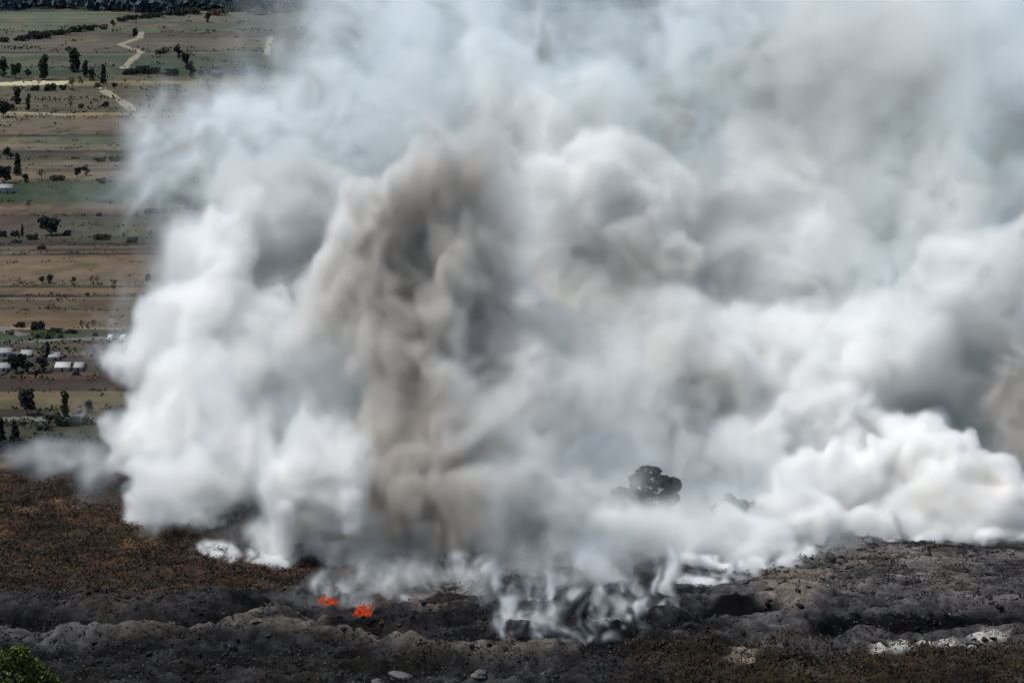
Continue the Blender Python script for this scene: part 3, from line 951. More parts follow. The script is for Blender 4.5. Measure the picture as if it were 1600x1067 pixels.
tv, tc = np.concatenate(tv), np.concatenate(tc)
scrub = link('dry_scrub', mesh_np('dry_scrub', tv, np.arange(len(tv)).reshape(-1, 4), tc), M_leaf)
tag(scrub, 'brown dry scrub and tufts of grass over the near slopes', 'scrub', None, 'stuff')

# charred stalks and clumps of burnt scrub over the grey ground
tv, tc = [], []
k = 0
while k < 13000:
    u, vv = r.uniform(-60, 1660), r.uniform(845, 1085)
    if u < 560 and vv < 925: continue
    if u > 960 and vv > 1004: continue
    if 1190 < u < 1290 and 890 < vv < 945 and r.random() < .7: continue
    if 1100 < u < 1205 and 922 < vv < 962: continue
    key = (round(u / 60), round(vv / 3))
    if key not in gridv:
        gridv[key] = hillY(key[0] * 60, key[1] * 3)
    y = gridv[key] + r.uniform(-4, 4)
    x = (u - 800) / FPX * y * 1.03
    z = hz(x, y)
    sz = .3 + .8 * r.uniform(0, 1) ** 2
    p = r.normal(size=(8, 3)) * np.array([sz, sz * .8, sz * .26]) + np.array([x, y, z + sz * .25])
    a = r.normal(size=(8, 3)) * np.array([.8, .8, .8])
    a /= np.linalg.norm(a, axis=1)[:, None]
    b = np.cross(a, r.normal(size=(8, 3)))
    b /= np.linalg.norm(b, axis=1)[:, None]
    s_ = sz * .42
    tv.append(np.stack([p - a * s_, p - b * s_ * .6, p + a * s_, p + b * s_ * .6], 1).reshape(-1, 3))
    q_ = r.random()
    c = lin(34, 34, 35) if q_ < .5 else lin(52, 51, 50) if q_ < .8 else lin(92, 89, 86) if q_ < .94 else lin(60, 52, 40)
    tc.append(np.tile(c * r.uniform(.7, 1.2) * (.8 if vv > 960 and u < 1100 else 1.15), (32, 1)))
    k += 1
tv, tc = np.concatenate(tv), np.concatenate(tc)
charred = link('charred_scrub', mesh_np('charred_scrub', tv, np.arange(len(tv)).reshape(-1, 4), tc), M_leaf)
tag(charred, 'burnt grey scrub and stubble covering the ashen ground', 'scrub', None, 'stuff')

# clods and stones lying all over the ash and the ditches
r = np.random.default_rng(77)
octa = np.array([(1, 0, 0), (-1, 0, 0), (0, 1, 0), (0, -1, 0), (0, 0, 1), (0, 0, -1), (.62, .62, .5), (-.6, .62, .55), (.6, -.62, .5), (-.6, -.6, .55)])
octf = np.array([(0, 6, 8), (0, 2, 6), (2, 7, 6), (2, 1, 7), (1, 9, 7), (1, 3, 9), (3, 8, 9), (3, 0, 8), (6, 7, 4), (7, 9, 4), (9, 8, 4), (8, 6, 4), (0, 5, 2), (2, 5, 1), (1, 5, 3), (3, 5, 0)])
rv, rf, rc, k = [], [], [], 0
while k < 3800:
    u, vv = r.uniform(-60, 1660), r.uniform(840, 1085)
    if u < 520 and vv < 915 and r.random() < .9: continue
    if u > 960 and vv > 1004 and r.random() < .75: continue
    if vv < 930 and r.random() < .35: continue
    key = (round(u / 60), round(vv / 3))
    if key not in gridv:
        gridv[key] = hillY(key[0] * 60, key[1] * 3)
    y = gridv[key] + r.uniform(-4, 4)
    x = (u - 800) / FPX * y * 1.03
    z = hz(x, y)
    sz = .2 + .75 * r.uniform(0, 1) ** 3.5
    an = r.uniform(0, 6.28)
    q = octa * (1 + .28 * r.normal(size=octa.shape)) * np.array([sz * r.uniform(.9, 1.7), sz, sz * r.uniform(.5, 1.0)])
    q = np.stack([q[:, 0] * math.cos(an) - q[:, 1] * math.sin(an), q[:, 0] * math.sin(an) + q[:, 1] * math.cos(an), q[:, 2]], 1)
    rv.append(q + np.array([x, y, z + sz * .12]))
    rf.append(octf + k * 10)
    cc = (lin(34, 34, 36), lin(58, 56, 55), lin(44, 43, 43), lin(50, 48, 46), lin(54, 50, 44))[r.integers(0, 5)] * .72 * r.uniform(.6, 1.3)
    rc.append(np.tile(cc, (10, 1)))
    k += 1
rubble = link('rubble', mesh_np('rubble', np.concatenate(rv), np.concatenate(rf), np.concatenate(rc)), M_hill)
tag(rubble, 'dark clods and stones strewn over the burnt ground', 'rubble', None, 'stuff')

# ------------------------------------------------------------------ flames
def flame_mat():
    m = bpy.data.materials.new('flame')
    m.use_nodes = True
    t = m.node_tree
    t.nodes.clear()
    out = t.nodes.new('ShaderNodeOutputMaterial')
    em = t.nodes.new('ShaderNodeEmission')
    tr = t.nodes.new('ShaderNodeBsdfTransparent')
    mx = t.nodes.new('ShaderNodeMixShader')
    co = t.nodes.new('ShaderNodeTexCoord')
    n = t.nodes.new('ShaderNodeTexNoise')
    n.inputs['Scale'].default_value = 1.1
    n.inputs['Detail'].default_value = 7
    t.links.new(co.outputs['Object'], n.inputs['Vector'])
    cr = t.nodes.new('ShaderNodeValToRGB')
    cr.color_ramp.elements[0].position, cr.color_ramp.elements[0].color = .40, (.10, .008, .004, 1)
    cr.color_ramp.elements[1].position, cr.color_ramp.elements[1].color = .66, (.62, .075, .02, 1)
    t.links.new(n.outputs[0], cr.inputs[0])
    t.links.new(cr.outputs[0], em.inputs[0])
    em.inputs[1].default_value = .85
    mr = t.nodes.new('ShaderNodeMapRange')
    mr.inputs[1].default_value, mr.inputs[2].default_value = .47, .62
    t.links.new(n.outputs[0], mr.inputs[0])
    t.links.new(mr.outputs[0], mx.inputs[0])
    t.links.new(tr.outputs[0], mx.inputs[1])
    t.links.new(em.outputs[0], mx.inputs[2])
    t.links.new(mx.outputs[0], out.inputs[0])
    return m


M_flame = flame_mat()


def fire(u, vv, wpx, hpx, label, seed, n, lean):
    r = np.random.default_rng(seed)
    x, y, z = hillP(u, vv)
    s = y / FPX
    vs, fs, o = [], [], 0
    for k in range(n):
        bx = r.uniform(-.5, .5) * wpx * s
        by = r.uniform(-1.6, 1.6)
        h = hpx * s * r.uniform(.2, 1)
        w0 = r.uniform(.3, .95)
        seg, ring = 7, 8
        ph = r.uniform(0, 6)
        for i in range(seg + 1):
            t = i / seg
            wd = w0 * (math.sin(math.pi * min(1, t * .8 + .22)) ** .8) * (1 - t) ** .35 + .01
            cx = bx + lean * t * h + .25 * math.sin(3.2 * t + ph) * t
            for q in range(ring):
                an = 2 * math.pi * q / ring
                vs.append((cx + math.cos(an) * wd, by + math.sin(an) * wd * .6, t * h - .3))
        for i in range(seg):
            for q in range(ring):
                fs.append((o + i * ring + q, o + i * ring + (q + 1) % ring, o + (i + 1) * ring + (q + 1) % ring, o + (i + 1) * ring + q))
        o += (seg + 1) * ring
    ob = link('flame', mesh_np('flame', vs, fs, None, True), M_flame)
    ob.location = (x, y - 4, z + 2.8)
    tag(ob, label, 'fire', 'flames in the burning ditch')
    return ob


fire(514, 955, 25, 19, 'smaller orange flame, left of the two', 1, 16, .35)
fire(566, 964, 24, 27, 'taller orange red flame, right of the two', 2, 24, .45)

# ------------------------------------------------------------------ smoke
VS = np.array([.78, 1.5, .78])
lo = np.array([-178, 846, 130.])
hi = np.array([192, 1150, 316.])
N = np.ceil((hi - lo) / VS).astype(int)
srng = np.random.default_rng(3)
ax = [(lo[i] + VS[i] * np.arange(N[i])).astype(np.float32) for i in range(3)]
TAU = 1.1
sdf = np.full(N, 1e-7, np.float32)
soft = np.zeros(N, np.float32)
soot = np.zeros(N, np.float32)


def window(c, r):
    i0 = [max(0, int((c[k] - r[k] - lo[k]) / VS[k])) for k in range(3)]
    i1 = [min(N[k], int((c[k] + r[k] - lo[k]) / VS[k]) + 2) for k in range(3)]
    if any(i1[k] <= i0[k] for k in range(3)):
        return None
    return tuple(slice(a, b) for a, b in zip(i0, i1))


def splat(c, r, pad=11):
    W = window(c, [r + pad] * 3)
    if W is None: return
    D = np.sqrt(((ax[0][W[0]] - c[0]) ** 2)[:, None, None] + ((ax[1][W[1]] - c[1]) ** 2)[None, :, None] + ((ax[2][W[2]] - c[2]) ** 2)[None, None, :]) - r
    sdf[W] += np.exp(np.clip(-D / TAU, -20, 25))


def billow_ball(c, r, lev, n=13):
    splat(c, r)
    if lev == 0 or r < 2.6: return
    for k in range(n):
        d = srng.normal(size=3)
        d /= np.linalg.norm(d)
        if d[1] > .45: continue
        rr = r * srng.uniform(.28, .52)
        billow_ball(np.array(c) + d * r * srng.uniform(.72, .95), rr, lev - 1, n)


def gauss(F, u, vv, ru, rv, Yc, ry, amp, mode='add'):
    c = P(u, vv, Yc)
    s = Yc / FPX
    R = np.array([ru * s, ry, rv * s])
    W = window(c, R * 2.2)
    if W is None: return
    q = ((ax[0][W[0]] - c[0]) / R[0])[:, None, None] ** 2 + ((ax[1][W[1]] - c[1]) / R[1])[None, :, None] ** 2 + ((ax[2][W[2]] - c[2]) / R[2])[None, None, :] ** 2
    e = np.exp(-q * 1.2).astype(np.float32) * amp
    if mode == 'add': F[W] += e
    else: F[W] = np.maximum(F[W], e)


#        u    v    r_px  Y   levels
BALL = [
 # left tower of white billows
 (238, 570, 54, 1030, 2), (208, 650, 46, 1020, 2), (300, 520, 75, 1040, 2), (330, 420, 62, 1060, 2), (300, 620, 90, 1015, 2), (250, 710, 62, 1005, 2),
 (390, 560, 85, 1045, 2), (345, 710, 70, 1000, 2), (445, 690, 62, 980, 2), (500, 700, 42, 970, 2), (470, 770, 60, 965, 2), (470, 690, 48, 952, 2), (420, 730, 44, 950, 2), (515, 740, 40, 948, 2), (390, 800, 40, 952, 2), (340, 640, 60, 975, 2), (560, 700, 60, 985, 1), (240, 740, 50, 985, 2), (700, 640, 70, 985, 1), (400, 800, 55, 970, 2),
 (300, 780, 48, 1000, 2), (530, 760, 48, 968, 2), (440, 840, 38, 956, 2), (235, 775, 30, 1005, 2), (880, 640, 66, 1000, 2), (900, 710, 56, 1000, 2), (860, 760, 50, 985, 2), (1400, 800, 34, 982, 2), (1460, 800, 38, 982, 2), (1530, 795, 38, 982, 2), (1600, 795, 40, 982, 2), (515, 840, 42, 952, 2),
 # grey plume
 (710, 300, 66, 1008, 2), (645, 330, 55, 1008, 2), (775, 300, 46, 1008, 2), (590, 370, 50, 1008, 2), (700, 320, 75, 1020, 2), (765, 310, 58, 1022, 2), (640, 380, 85, 1015, 2), (730, 400, 95, 1012, 2), (560, 430, 75, 1015, 2), (510, 500, 75, 1015, 2), (800, 500, 75, 1022, 2), (790, 590, 75, 1012, 2), (740, 520, 80, 1010, 1),
 (800, 400, 56, 1010, 2), (820, 470, 62, 1006, 2), (830, 560, 66, 1004, 2), (815, 640, 66, 1000, 2), (790, 700, 60, 990, 2), (600, 520, 100, 1005, 2), (690, 500, 80, 1005, 2), (640, 630, 95, 995, 2), (720, 620, 80, 1000, 2), (620, 735, 85, 982, 2), (700, 710, 85, 984, 2), (640, 810, 70, 964, 2), (740, 800, 70, 966, 2), (810, 780, 60, 972, 2), (570, 820, 45, 960, 2),
 # great swirl behind
 (790, 470, 150, 1075, 2), (930, 350, 150, 1085, 2), (840, 220, 110, 1095, 2), (1010, 420, 110, 1070, 2), (660, 190, 90, 1110, 1), (760, 150, 80, 1110, 1), (920, 190, 90, 1105, 1), (480, 320, 90, 1090, 1), (400, 370, 75, 1080, 2), (370, 300, 50, 1085, 1),
 # middle right
 (960, 540, 80, 1040, 2), (1060, 540, 85, 1035, 2), (1150, 580, 80, 1035, 2), (1230, 560, 85, 1050, 2), (880, 650, 75, 1015, 2), (960, 660, 75, 1020, 2), (860, 720, 70, 1010, 2),
 (1050, 680, 60, 1040, 2), (1150, 700, 70, 1040, 2), (1240, 690, 75, 1025, 2), (1320, 640, 90, 1030, 2), (1400, 560, 110, 1050, 2), (1300, 760, 62, 1005, 2), (1220, 780, 55, 1015, 2),
 (1100, 760, 60, 1045, 1), (1000, 720, 60, 1050, 1), (930, 760, 50, 1020, 1), (1110, 850, 34, 960, 1), (1180, 845, 42, 960, 2), (1245, 815, 46, 968, 2), (1290, 790, 40, 975, 2), (1150, 880, 22, 948, 1),
 (880, 800, 42, 975, 2), (905, 870, 30, 946, 1), (1340, 800, 34, 985, 1),
 # right
 (1400, 720, 62, 1005, 2), (1460, 690, 60, 1010, 2), (1520, 680, 48, 1000, 2), (1560, 730, 45, 990, 2), (1480, 760, 48, 992, 2), (1400, 790, 36, 985, 1), (1560, 790, 30, 980, 1), (1620, 760, 50, 990, 1),
 (1560, 470, 100, 1060, 2), (1640, 560, 90, 1050, 1), (1500, 380, 120, 1090, 1), (1250, 420, 110, 1090, 1), (1180, 300, 110, 1105, 1), (1600, 620, 60, 1040, 1),
]
for (u, vv, r_, y_, lv) in BALL:
    billow_ball(P(u, vv, y_), 1.10 * r_ * y_ / FPX, lv, 13 if lv == 2 else 11)
# veils: thin smoke, u v ru rv Y ry density
VEIL = [
 # top left, torn wisps
 (330, 200, 110, 60, 1080, 22, .055), (250, 180, 60, 40, 1080, 16, .055), (205, 215, 30, 70, 1080, 10, .055), (225, 305, 50, 22, 1075, 10, .035), (420, 190, 110, 70, 1085, 25, .06), (280, 290, 60, 30, 1070, 12, .045),
 (540, 120, 110, 90, 1095, 30, .05), (330, 270, 100, 60, 1085, 20, .045), (450, 60, 80, 80, 1100, 20, .010), (160, 260, 60, 30, 1080, 10, .008),
 # top and right
 (1330, 60, 160, 80, 1120, 20, .08), (1350, 240, 200, 120, 1122, 14, .10), (1150, 180, 120, 100, 1122, 14, .08), (900, 50, 120, 60, 1115, 20, .07), (620, 40, 80, 80, 1110, 22, .05), (650, 60, 130, 120, 1100, 30, .06), (800, 60, 200, 100, 1105, 30, .05), (1000, 120, 220, 160, 1110, 28, .045), (1200, 80, 260, 160, 1115, 28, .05), (1450, 100, 260, 180, 1115, 28, .055),
 (1300, 320, 260, 160, 1105, 30, .06), (1560, 260, 150, 200, 1095, 30, .06), (1100, 250, 160, 150, 1110, 25, .05), (1650, 60, 160, 160, 1100, 30, .06), (760, 120, 160, 60, 1090, 20, .05),
 (1250, 480, 200, 120, 1070, 25, .05), (1450, 480, 160, 130, 1060, 25, .06),
 # the thick body behind everything
 (600, 600, 200, 180, 1100, 22, .09), (900, 600, 200, 200, 1105, 22, .09), (1200, 620, 220, 160, 1100, 22, .10), (1450, 620, 200, 160, 1100, 22, .10), (1600, 700, 120, 100, 1090, 22, .10),
 (420, 600, 110, 120, 1090, 20, .08), (700, 320, 240, 160, 1105, 22, .09), (1050, 380, 220, 150, 1110, 22, .09), (700, 800, 160, 60, 1030, 20, .09), (1000, 760, 200, 60, 1055, 20, .10), (1280, 740, 160, 70, 1050, 20, .10),
 (650, 780, 220, 60, 960, 14, .13), (820, 760, 120, 60, 975, 12, .10), (1080, 740, 170, 44, 1000, 9, .16), (1100, 800, 160, 26, 990, 6, .16), (420, 690, 120, 70, 985, 12, .10), (520, 600, 160, 90, 1010, 14, .09), (860, 620, 120, 90, 1015, 14, .09), (1000, 700, 120, 50, 1010, 10, .12), (1200, 700, 120, 60, 1010, 12, .12),
 (555, 915, 55, 26, 916, 7, .11), (640, 910, 70, 26, 918, 7, .10), (720, 905, 60, 24, 922, 7, .08), (330, 400, 60, 80, 1090, 14, .08), (570, 240, 90, 60, 1115, 14, .09), (1350, 250, 120, 90, 1130, 10, .12),
 (1370, 812, 70, 24, 976, 7, .16), (1480, 815, 100, 24, 976, 7, .18), (1590, 812, 70, 24, 976, 7, .18), (960, 640, 90, 90, 1010, 12, .10), (270, 250, 60, 60, 1085, 14, .04),
 (1300, 40, 300, 120, 1130, 11, .12), (1000, 20, 200, 80, 1130, 11, .11), (1560, 60, 200, 140, 1130, 11, .12), (1330, 260, 200, 120, 1132, 10, .12), (760, 20, 120, 60, 1125, 11, .08),
 (1585, 650, 60, 80, 1050, 14, .5), (1620, 700, 60, 60, 1035, 10, .5), (1560, 560, 80, 60, 1085, 14, .15),
 (1005, 768, 60, 22, 962, 6, .035),
 # bluish fringe at the left foot
 (165, 560, 28, 60, 1030, 12, .035), (190, 500, 40, 40, 1040, 12, .03), (160, 690, 40, 60, 1030, 12, .05), (110, 728, 60, 22, 1048, 9, .12), (65, 738, 40, 14, 1050, 8, .10), (160, 740, 40, 30, 1040, 9, .09), (120, 640, 30, 40, 1035, 10, .02),
 (270, 370, 30, 60, 1070, 12, .035), (190, 790, 50, 30, 1025, 10, .04),
 # over the burning ground
 (530, 885, 60, 50, 932, 10, .07), (620, 885, 80, 50, 930, 10, .09), (720, 880, 80, 50, 930, 10, .08), (800, 890, 60, 50, 930, 10, .07), (1000, 880, 60, 40, 945, 8, .03), (1060, 850, 60, 40, 955, 8, .06),
 (540, 870, 70, 44, 955, 14, .12), (650, 870, 110, 50, 960, 14, .14), (760, 870, 90, 46, 962, 14, .13), (860, 860, 70, 60, 965, 14, .12), (520, 910, 40, 24, 935, 8, .05), (620, 920, 60, 16, 930, 7, .05),
 (860, 920, 50, 50, 918, 9, .08), (915, 895, 40, 80, 922, 9, .13), (890, 960, 50, 40, 895, 7, .03), (900, 830, 80, 60, 960, 14, .06), (1000, 860, 60, 60, 960, 10, .02), (1080, 860, 70, 50, 960, 10, .04),
 (800, 950, 50, 26, 925, 8, .045), (1020, 950, 30, 40, 915, 6, .04), (1150, 860, 80, 40, 962, 10, .12), (1240, 840, 90, 50, 968, 12, .15), (1100, 885, 60, 24, 955, 8, .10), (1290, 800, 60, 60, 975, 12, .12), (1110, 822, 110, 22, 956, 7, .14), (1015, 825, 90, 18, 956, 7, .16), (1165, 785, 55, 34, 960, 7, .07), (1050, 850, 90, 26, 955, 7, .035), (1180, 780, 50, 44, 964, 8, .05), (930, 800, 50, 60, 970, 9, .06),
 (1340, 810, 70, 30, 975, 10, .05), (440, 870, 60, 26, 960, 9, .06), (700, 850, 120, 60, 970, 20, .06), (940, 720, 60, 50, 1000, 14, .03),
]
for v_ in VEIL:
    gauss(soft, *v_)
# soot: sooty plume, plus shade under billows and at right painted as brown tint
SOOT_SHADE = [
 (1050, 430, 120, 70, 1065, 50, .3), (1080, 590, 120, 50, 1025, 40, .25), (1590, 660, 70, 70, 1040, 40, .5), (620, 640, 70, 160, 985, 50, .25), (650, 850, 110, 60, 950, 30, .4), (380, 620, 70, 50, 1000, 40, .15),
 (775, 310, 60, 60, 1010, 40, .55),
 (800, 390, 60, 80, 1005, 40, .6), (820, 560, 60, 90, 1000, 40, .15), (660, 760, 80, 120, 975, 40, .45), (620, 905, 130, 26, 915, 14, .6),
 (710, 310, 105, 85, 1005, 60, .55), (640, 400, 130, 100, 1005, 60, .6), (540, 470, 90, 70, 1005, 40, .5), (620, 560, 120, 110, 1000, 50, .7), (650, 690, 110, 110, 985, 45, .8), (660, 810, 130, 80, 965, 40, .8),
 (760, 760, 90, 80, 970, 35, .5), (640, 890, 170, 44, 940, 30, .9), (860, 830, 60, 60, 965, 25, .35), (790, 470, 70, 90, 1010, 40, .45), (960, 470, 110, 40, 1060, 50, .5), (900, 560, 70, 60, 1040, 50, .35), (1130, 620, 120, 40, 1030, 40, .35),
 (1020, 400, 120, 80, 1070, 40, .35), (1590, 600, 60, 110, 1045, 50, .5), (1500, 740, 110, 24, 990, 25, .3), (430, 600, 90, 60, 1040, 40, .2), (340, 740, 40, 30, 1000, 30, .3), (420, 770, 60, 50, 965, 25, .2), (1330, 150, 260, 130, 1115, 60, .4),
 (490, 830, 60, 40, 950, 20, .5),
]
for s_ in SOOT_SHADE:
    gauss(soot, *s_)

# --- turbulence
def octs(cells, amps, bill=False, stretch=(1, 1, 1)):
    out = None
    for c_, a_ in zip(cells, amps):
        n_ = noise3(N, [c_ / VS[k] * stretch[k] for k in range(3)], srng)
        if bill: n_ = np.abs(n_)
        out = n_ * a_ if out is None else out + n_ * a_
    return out


wx = octs((42, 18, 8, 4), (8, 4.8, 2.9, 1.5))
wy = octs((34, 14), (6, 3))
wz = octs((42, 18, 8, 4), (8, 4.8, 2.9, 1.5))


def warp(F, wx, wy, wz):
    gx = np.clip(np.arange(N[0], dtype=np.float32)[:, None, None] + wx / VS[0], 0, N[0] - 1.01)
    gy = np.clip(np.arange(N[1], dtype=np.float32)[None, :, None] + wy / VS[1], 0, N[1] - 1.01)
    gz = np.clip(np.arange(N[2], dtype=np.float32)[None, None, :] + wz / VS[2], 0, N[2] - 1.01)
    ix, iy, iz = gx.astype(np.int32), gy.astype(np.int32), gz.astype(np.int32)
    fx, fy, fz = gx - ix, gy - iy, gz - iz
    ff = F.ravel()
    b = (ix * N[1] + iy) * N[2] + iz
    sx, sy = int(N[1] * N[2]), int(N[2])
    c0 = (ff[b] * (1 - fz) + ff[b + 1] * fz) * (1 - fy) + (ff[b + sy] * (1 - fz) + ff[b + sy + 1] * fz) * fy
    b += sx
    c1 = (ff[b] * (1 - fz) + ff[b + 1] * fz) * (1 - fy) + (ff[b + sy] * (1 - fz) + ff[b + sy + 1] * fz) * fy
    return c0 * (1 - fx) + c1 * fx


sdf = warp(-TAU * np.log(sdf), wx, wy, wz)
fine = warp(octs((10, 5, 2.6, 1.6), (2.9, 1.9, 1.2, .7), True), wx * .6, wy * .6, wz * .6)
sdf += 2.4 - fine
torn = warp(octs((30, 14, 7, 3.6, 2), (.42, .46, .42, .34, .22)), wx * .7, wy * .7, wz * .7)
crisp = np.clip(.38 + .7 * octs((40,), (.9,)) + .38 * sstep(205, 165, ax[2])[None, None, :] - .25 * sstep(230, 270, ax[2])[None, None, :], 0, 1)
dens = np.clip(-sdf / (1.5 + 7 * (1 - crisp)), 0, 1)
dens = dens ** 1.2 * (.16 + .62 * crisp ** 1.1) * np.clip(1 + .7 * torn * np.clip(1 + sdf / 16, 0, 1), .1, 2)
sf = warp(soft, wx, wy, wz)
dens += sf * np.clip(.5 + torn * 1.6, .12, 2.6)
# filaments: fine swirled density, strongest in the outer layers
fil = warp(octs((8, 4.2, 2.4), (.9, .7, .5), True), wx, wy * .5, wz)
dens *= np.exp(np.clip(1.15 - 2.1 * fil, -1.8, 1.3) * (1 - .6 * sstep(225, 262, ax[2]) * sstep(10, 60, ax[0])[:, None, None]))
del fil
# thinning out toward the sides of the box so that it never shows a face
fade = np.ones(N, np.float32)
fade *= sstep(0, 10, np.arange(N[1]))[None, :, None] * sstep(0, 10, np.arange(N[1])[::-1])[None, :, None]
fade *= sstep(0, 16, np.arange(N[2])[::-1])[None, None, :] * sstep(0, 8, np.arange(N[0]))[:, None, None] * sstep(0, 14, np.arange(N[0])[::-1])[:, None, None]
dens *= fade
dens[dens < .0012] = 0
soot = np.clip(warp(soot, wx, wy, wz) * (1 + .15 * torn), 0, 1.2)
del wx, wy, wz, torn, crisp, fine, sf, fade, sdf, soft

# --- what the smoke is made of
M_smoke = bpy.data.materials.new('smoke')
M_smoke.use_nodes = True
t = M_smoke.node_tree
t.nodes.clear()
out = t.nodes.new('ShaderNodeOutputMaterial')
pv = t.nodes.new('ShaderNodeVolumeScatter')
ab = t.nodes.new('ShaderNodeVolumeAbsorption')
ash = t.nodes.new('ShaderNodeAddShader')
t.links.new(pv.outputs[0], ash.inputs[0])
t.links.new(ab.outputs[0], ash.inputs[1])
t.links.new(ash.outputs[0], out.inputs['Volume'])
at = t.nodes.new('ShaderNodeAttribute')
at.attribute_name = 'soot'
ad = t.nodes.new('ShaderNodeAttribute')
ad.attribute_name = 'density'
mr = t.nodes.new('ShaderNodeMapRange')
mr.inputs[2].default_value = .10
t.links.new(ad.outputs['Fac'], mr.inputs[0])
m0 = t.nodes.new('ShaderNodeMix')
m0.data_type = 'RGBA'
m0.inputs[6].default_value = (.88, .96, .985, 1)      # thin smoke, bluish
m0.inputs[7].default_value = (.984, .978, .964, 1)     # thick smoke, white
t.links.new(mr.outputs[0], m0.inputs[0])
m1 = t.nodes.new('ShaderNodeMix')
m1.data_type = 'RGBA'
m1.inputs[7].default_value = (.72, .688, .645, 1)       # sooty plume, and painted shade of the billows
t.links.new(at.outputs['Fac'], m1.inputs[0])
t.links.new(m0.outputs[2], m1.inputs[6])
t.links.new(m1.outputs[2], pv.inputs['Color'])
t.links.new(m1.outputs[2], ab.inputs['Color'])
t.links.new(ad.outputs['Fac'], ab.inputs['Density'])
t.links.new(ad.outputs['Fac'], pv.inputs['Density'])
pv.inputs['Anisotropy'].default_value = .15


def make_volume(name, label, dens, soot):
    """a mesh that carries the values of the grid and turns into a volume of smoke"""
    me = bpy.data.meshes.new(name)
    me.vertices.add(int(N.prod()))
    me.attributes.new('density', 'FLOAT', 'POINT').data.foreach_set('value', dens.transpose(2, 1, 0).ravel().astype(np.float32))
    me.attributes.new('soot', 'FLOAT', 'POINT').data.foreach_set('value', soot.transpose(2, 1, 0).ravel().astype(np.float32))
    o = bpy.data.objects.new(name, me)
    C.objects.link(o)
    tag(o, label, 'smoke', None, 'stuff')
    ng = bpy.data.node_groups.new(name, 'GeometryNodeTree')
    ng.interface.new_socket('Geometry', in_out='INPUT', socket_type='NodeSocketGeometry')
    ng.interface.new_socket('Geometry', in_out='OUTPUT', socket_type='NodeSocketGeometry')
    nn, L = ng.nodes.new, ng.links.new
    gi, go = nn('NodeGroupInput'), nn('NodeGroupOutput')

    def vmath(op, a, const=None):
        q = nn('ShaderNodeVectorMath')
        q.operation = op
        L(a, q.inputs[0])
        if const is not None: q.inputs[1].default_value = const
        return q.outputs[0]

    def im(op, a, b):
        q = nn('FunctionNodeIntegerMath')
        q.operation = op
        for sk, x in zip(q.inputs, (a, b)):
            if isinstance(x, int): sk.default_value = x
            else: L(x, sk)
        return q.outputs[0]

    p = vmath('FLOOR', vmath('MULTIPLY', vmath('SUBTRACT', nn('GeometryNodeInputPosition').outputs[0], lo - VS * .5), 1 / VS))
    sp = nn('ShaderNodeSeparateXYZ')
    L(p, sp.inputs[0])
    ind = im('ADD', sp.outputs[0], im('MULTIPLY', im('ADD', sp.outputs[1], im('MULTIPLY', sp.outputs[2], int(N[1]))), int(N[0])))

    def grid(attr):
        vc = nn('GeometryNodeVolumeCube')
        vc.inputs['Min'].default_value = lo
        vc.inputs['Max'].default_value = lo + VS * (N - 1)
        for k, a in enumerate('XYZ'):
            vc.inputs['Resolution ' + a].default_value = int(N[k])
        na = nn('GeometryNodeInputNamedAttribute')
        na.data_type = 'FLOAT'
        na.inputs[0].default_value = attr
        si = nn('GeometryNodeSampleIndex')
        si.data_type = 'FLOAT'
        si.domain = 'POINT'
        L(gi.outputs[0], si.inputs[0])
        L(na.outputs[0], si.inputs['Value'])
        L(ind, si.inputs['Index'])
        L(si.outputs[0], vc.inputs['Density'])
        return vc

    va, vb = grid('density'), grid('soot')
    gg = nn('GeometryNodeGetNamedGrid')
    gg.inputs['Name'].default_value = 'density'
    L(vb.outputs[0], gg.inputs['Volume'])
    sg = nn('GeometryNodeStoreNamedGrid')
    sg.inputs['Name'].default_value = 'soot'
    L(va.outputs[0], sg.inputs['Volume'])
    L(gg.outputs['Grid'], sg.inputs['Grid'])
    sm = nn('GeometryNodeSetMaterial')
    sm.inputs['Material'].default_value = M_smoke
    L(sg.outputs[0], sm.inputs[0])
    L(sm.outputs[0], go.inputs[0])
    me.materials.append(M_smoke)
    o.modifiers.new('volume', 'NODES').node_group = ng
    return o


make_volume('smoke', 'thick billowing white and grey brown smoke rising from the burning ground', dens, soot)

# ------------------------------------------------------------------ low smoke creeping out of the burning edge, on a finer grid
VS = np.array([.42, .75, .42])
lo = np.array([-142, 846, 143.])
hi = np.array([158, 992, 172.])
N = np.ceil((hi - lo) / VS).astype(int)
ax = [(lo[i] + VS[i] * np.arange(N[i])).astype(np.float32) for i in range(3)]
low = np.zeros(N, np.float32)
soot = np.zeros(N, np.float32)
# low puffs along the burning edge
def puff(u, vv, rpx, amp, lift=.55):
    y_ = hillY(u, vv) + srng.uniform(0, 4)
    for q in range(5):
        r_ = rpx * srng.uniform(.35, .75)
        gauss(low, u + srng.normal() * rpx * .5, vv - rpx * lift + srng.normal() * rpx * .3, r_ * srng.uniform(1, 1.5), r_ * srng.uniform(.7, 1), y_ + srng.normal() * .8, r_ * .17 + .8, amp * srng.uniform(.5, 1.3))


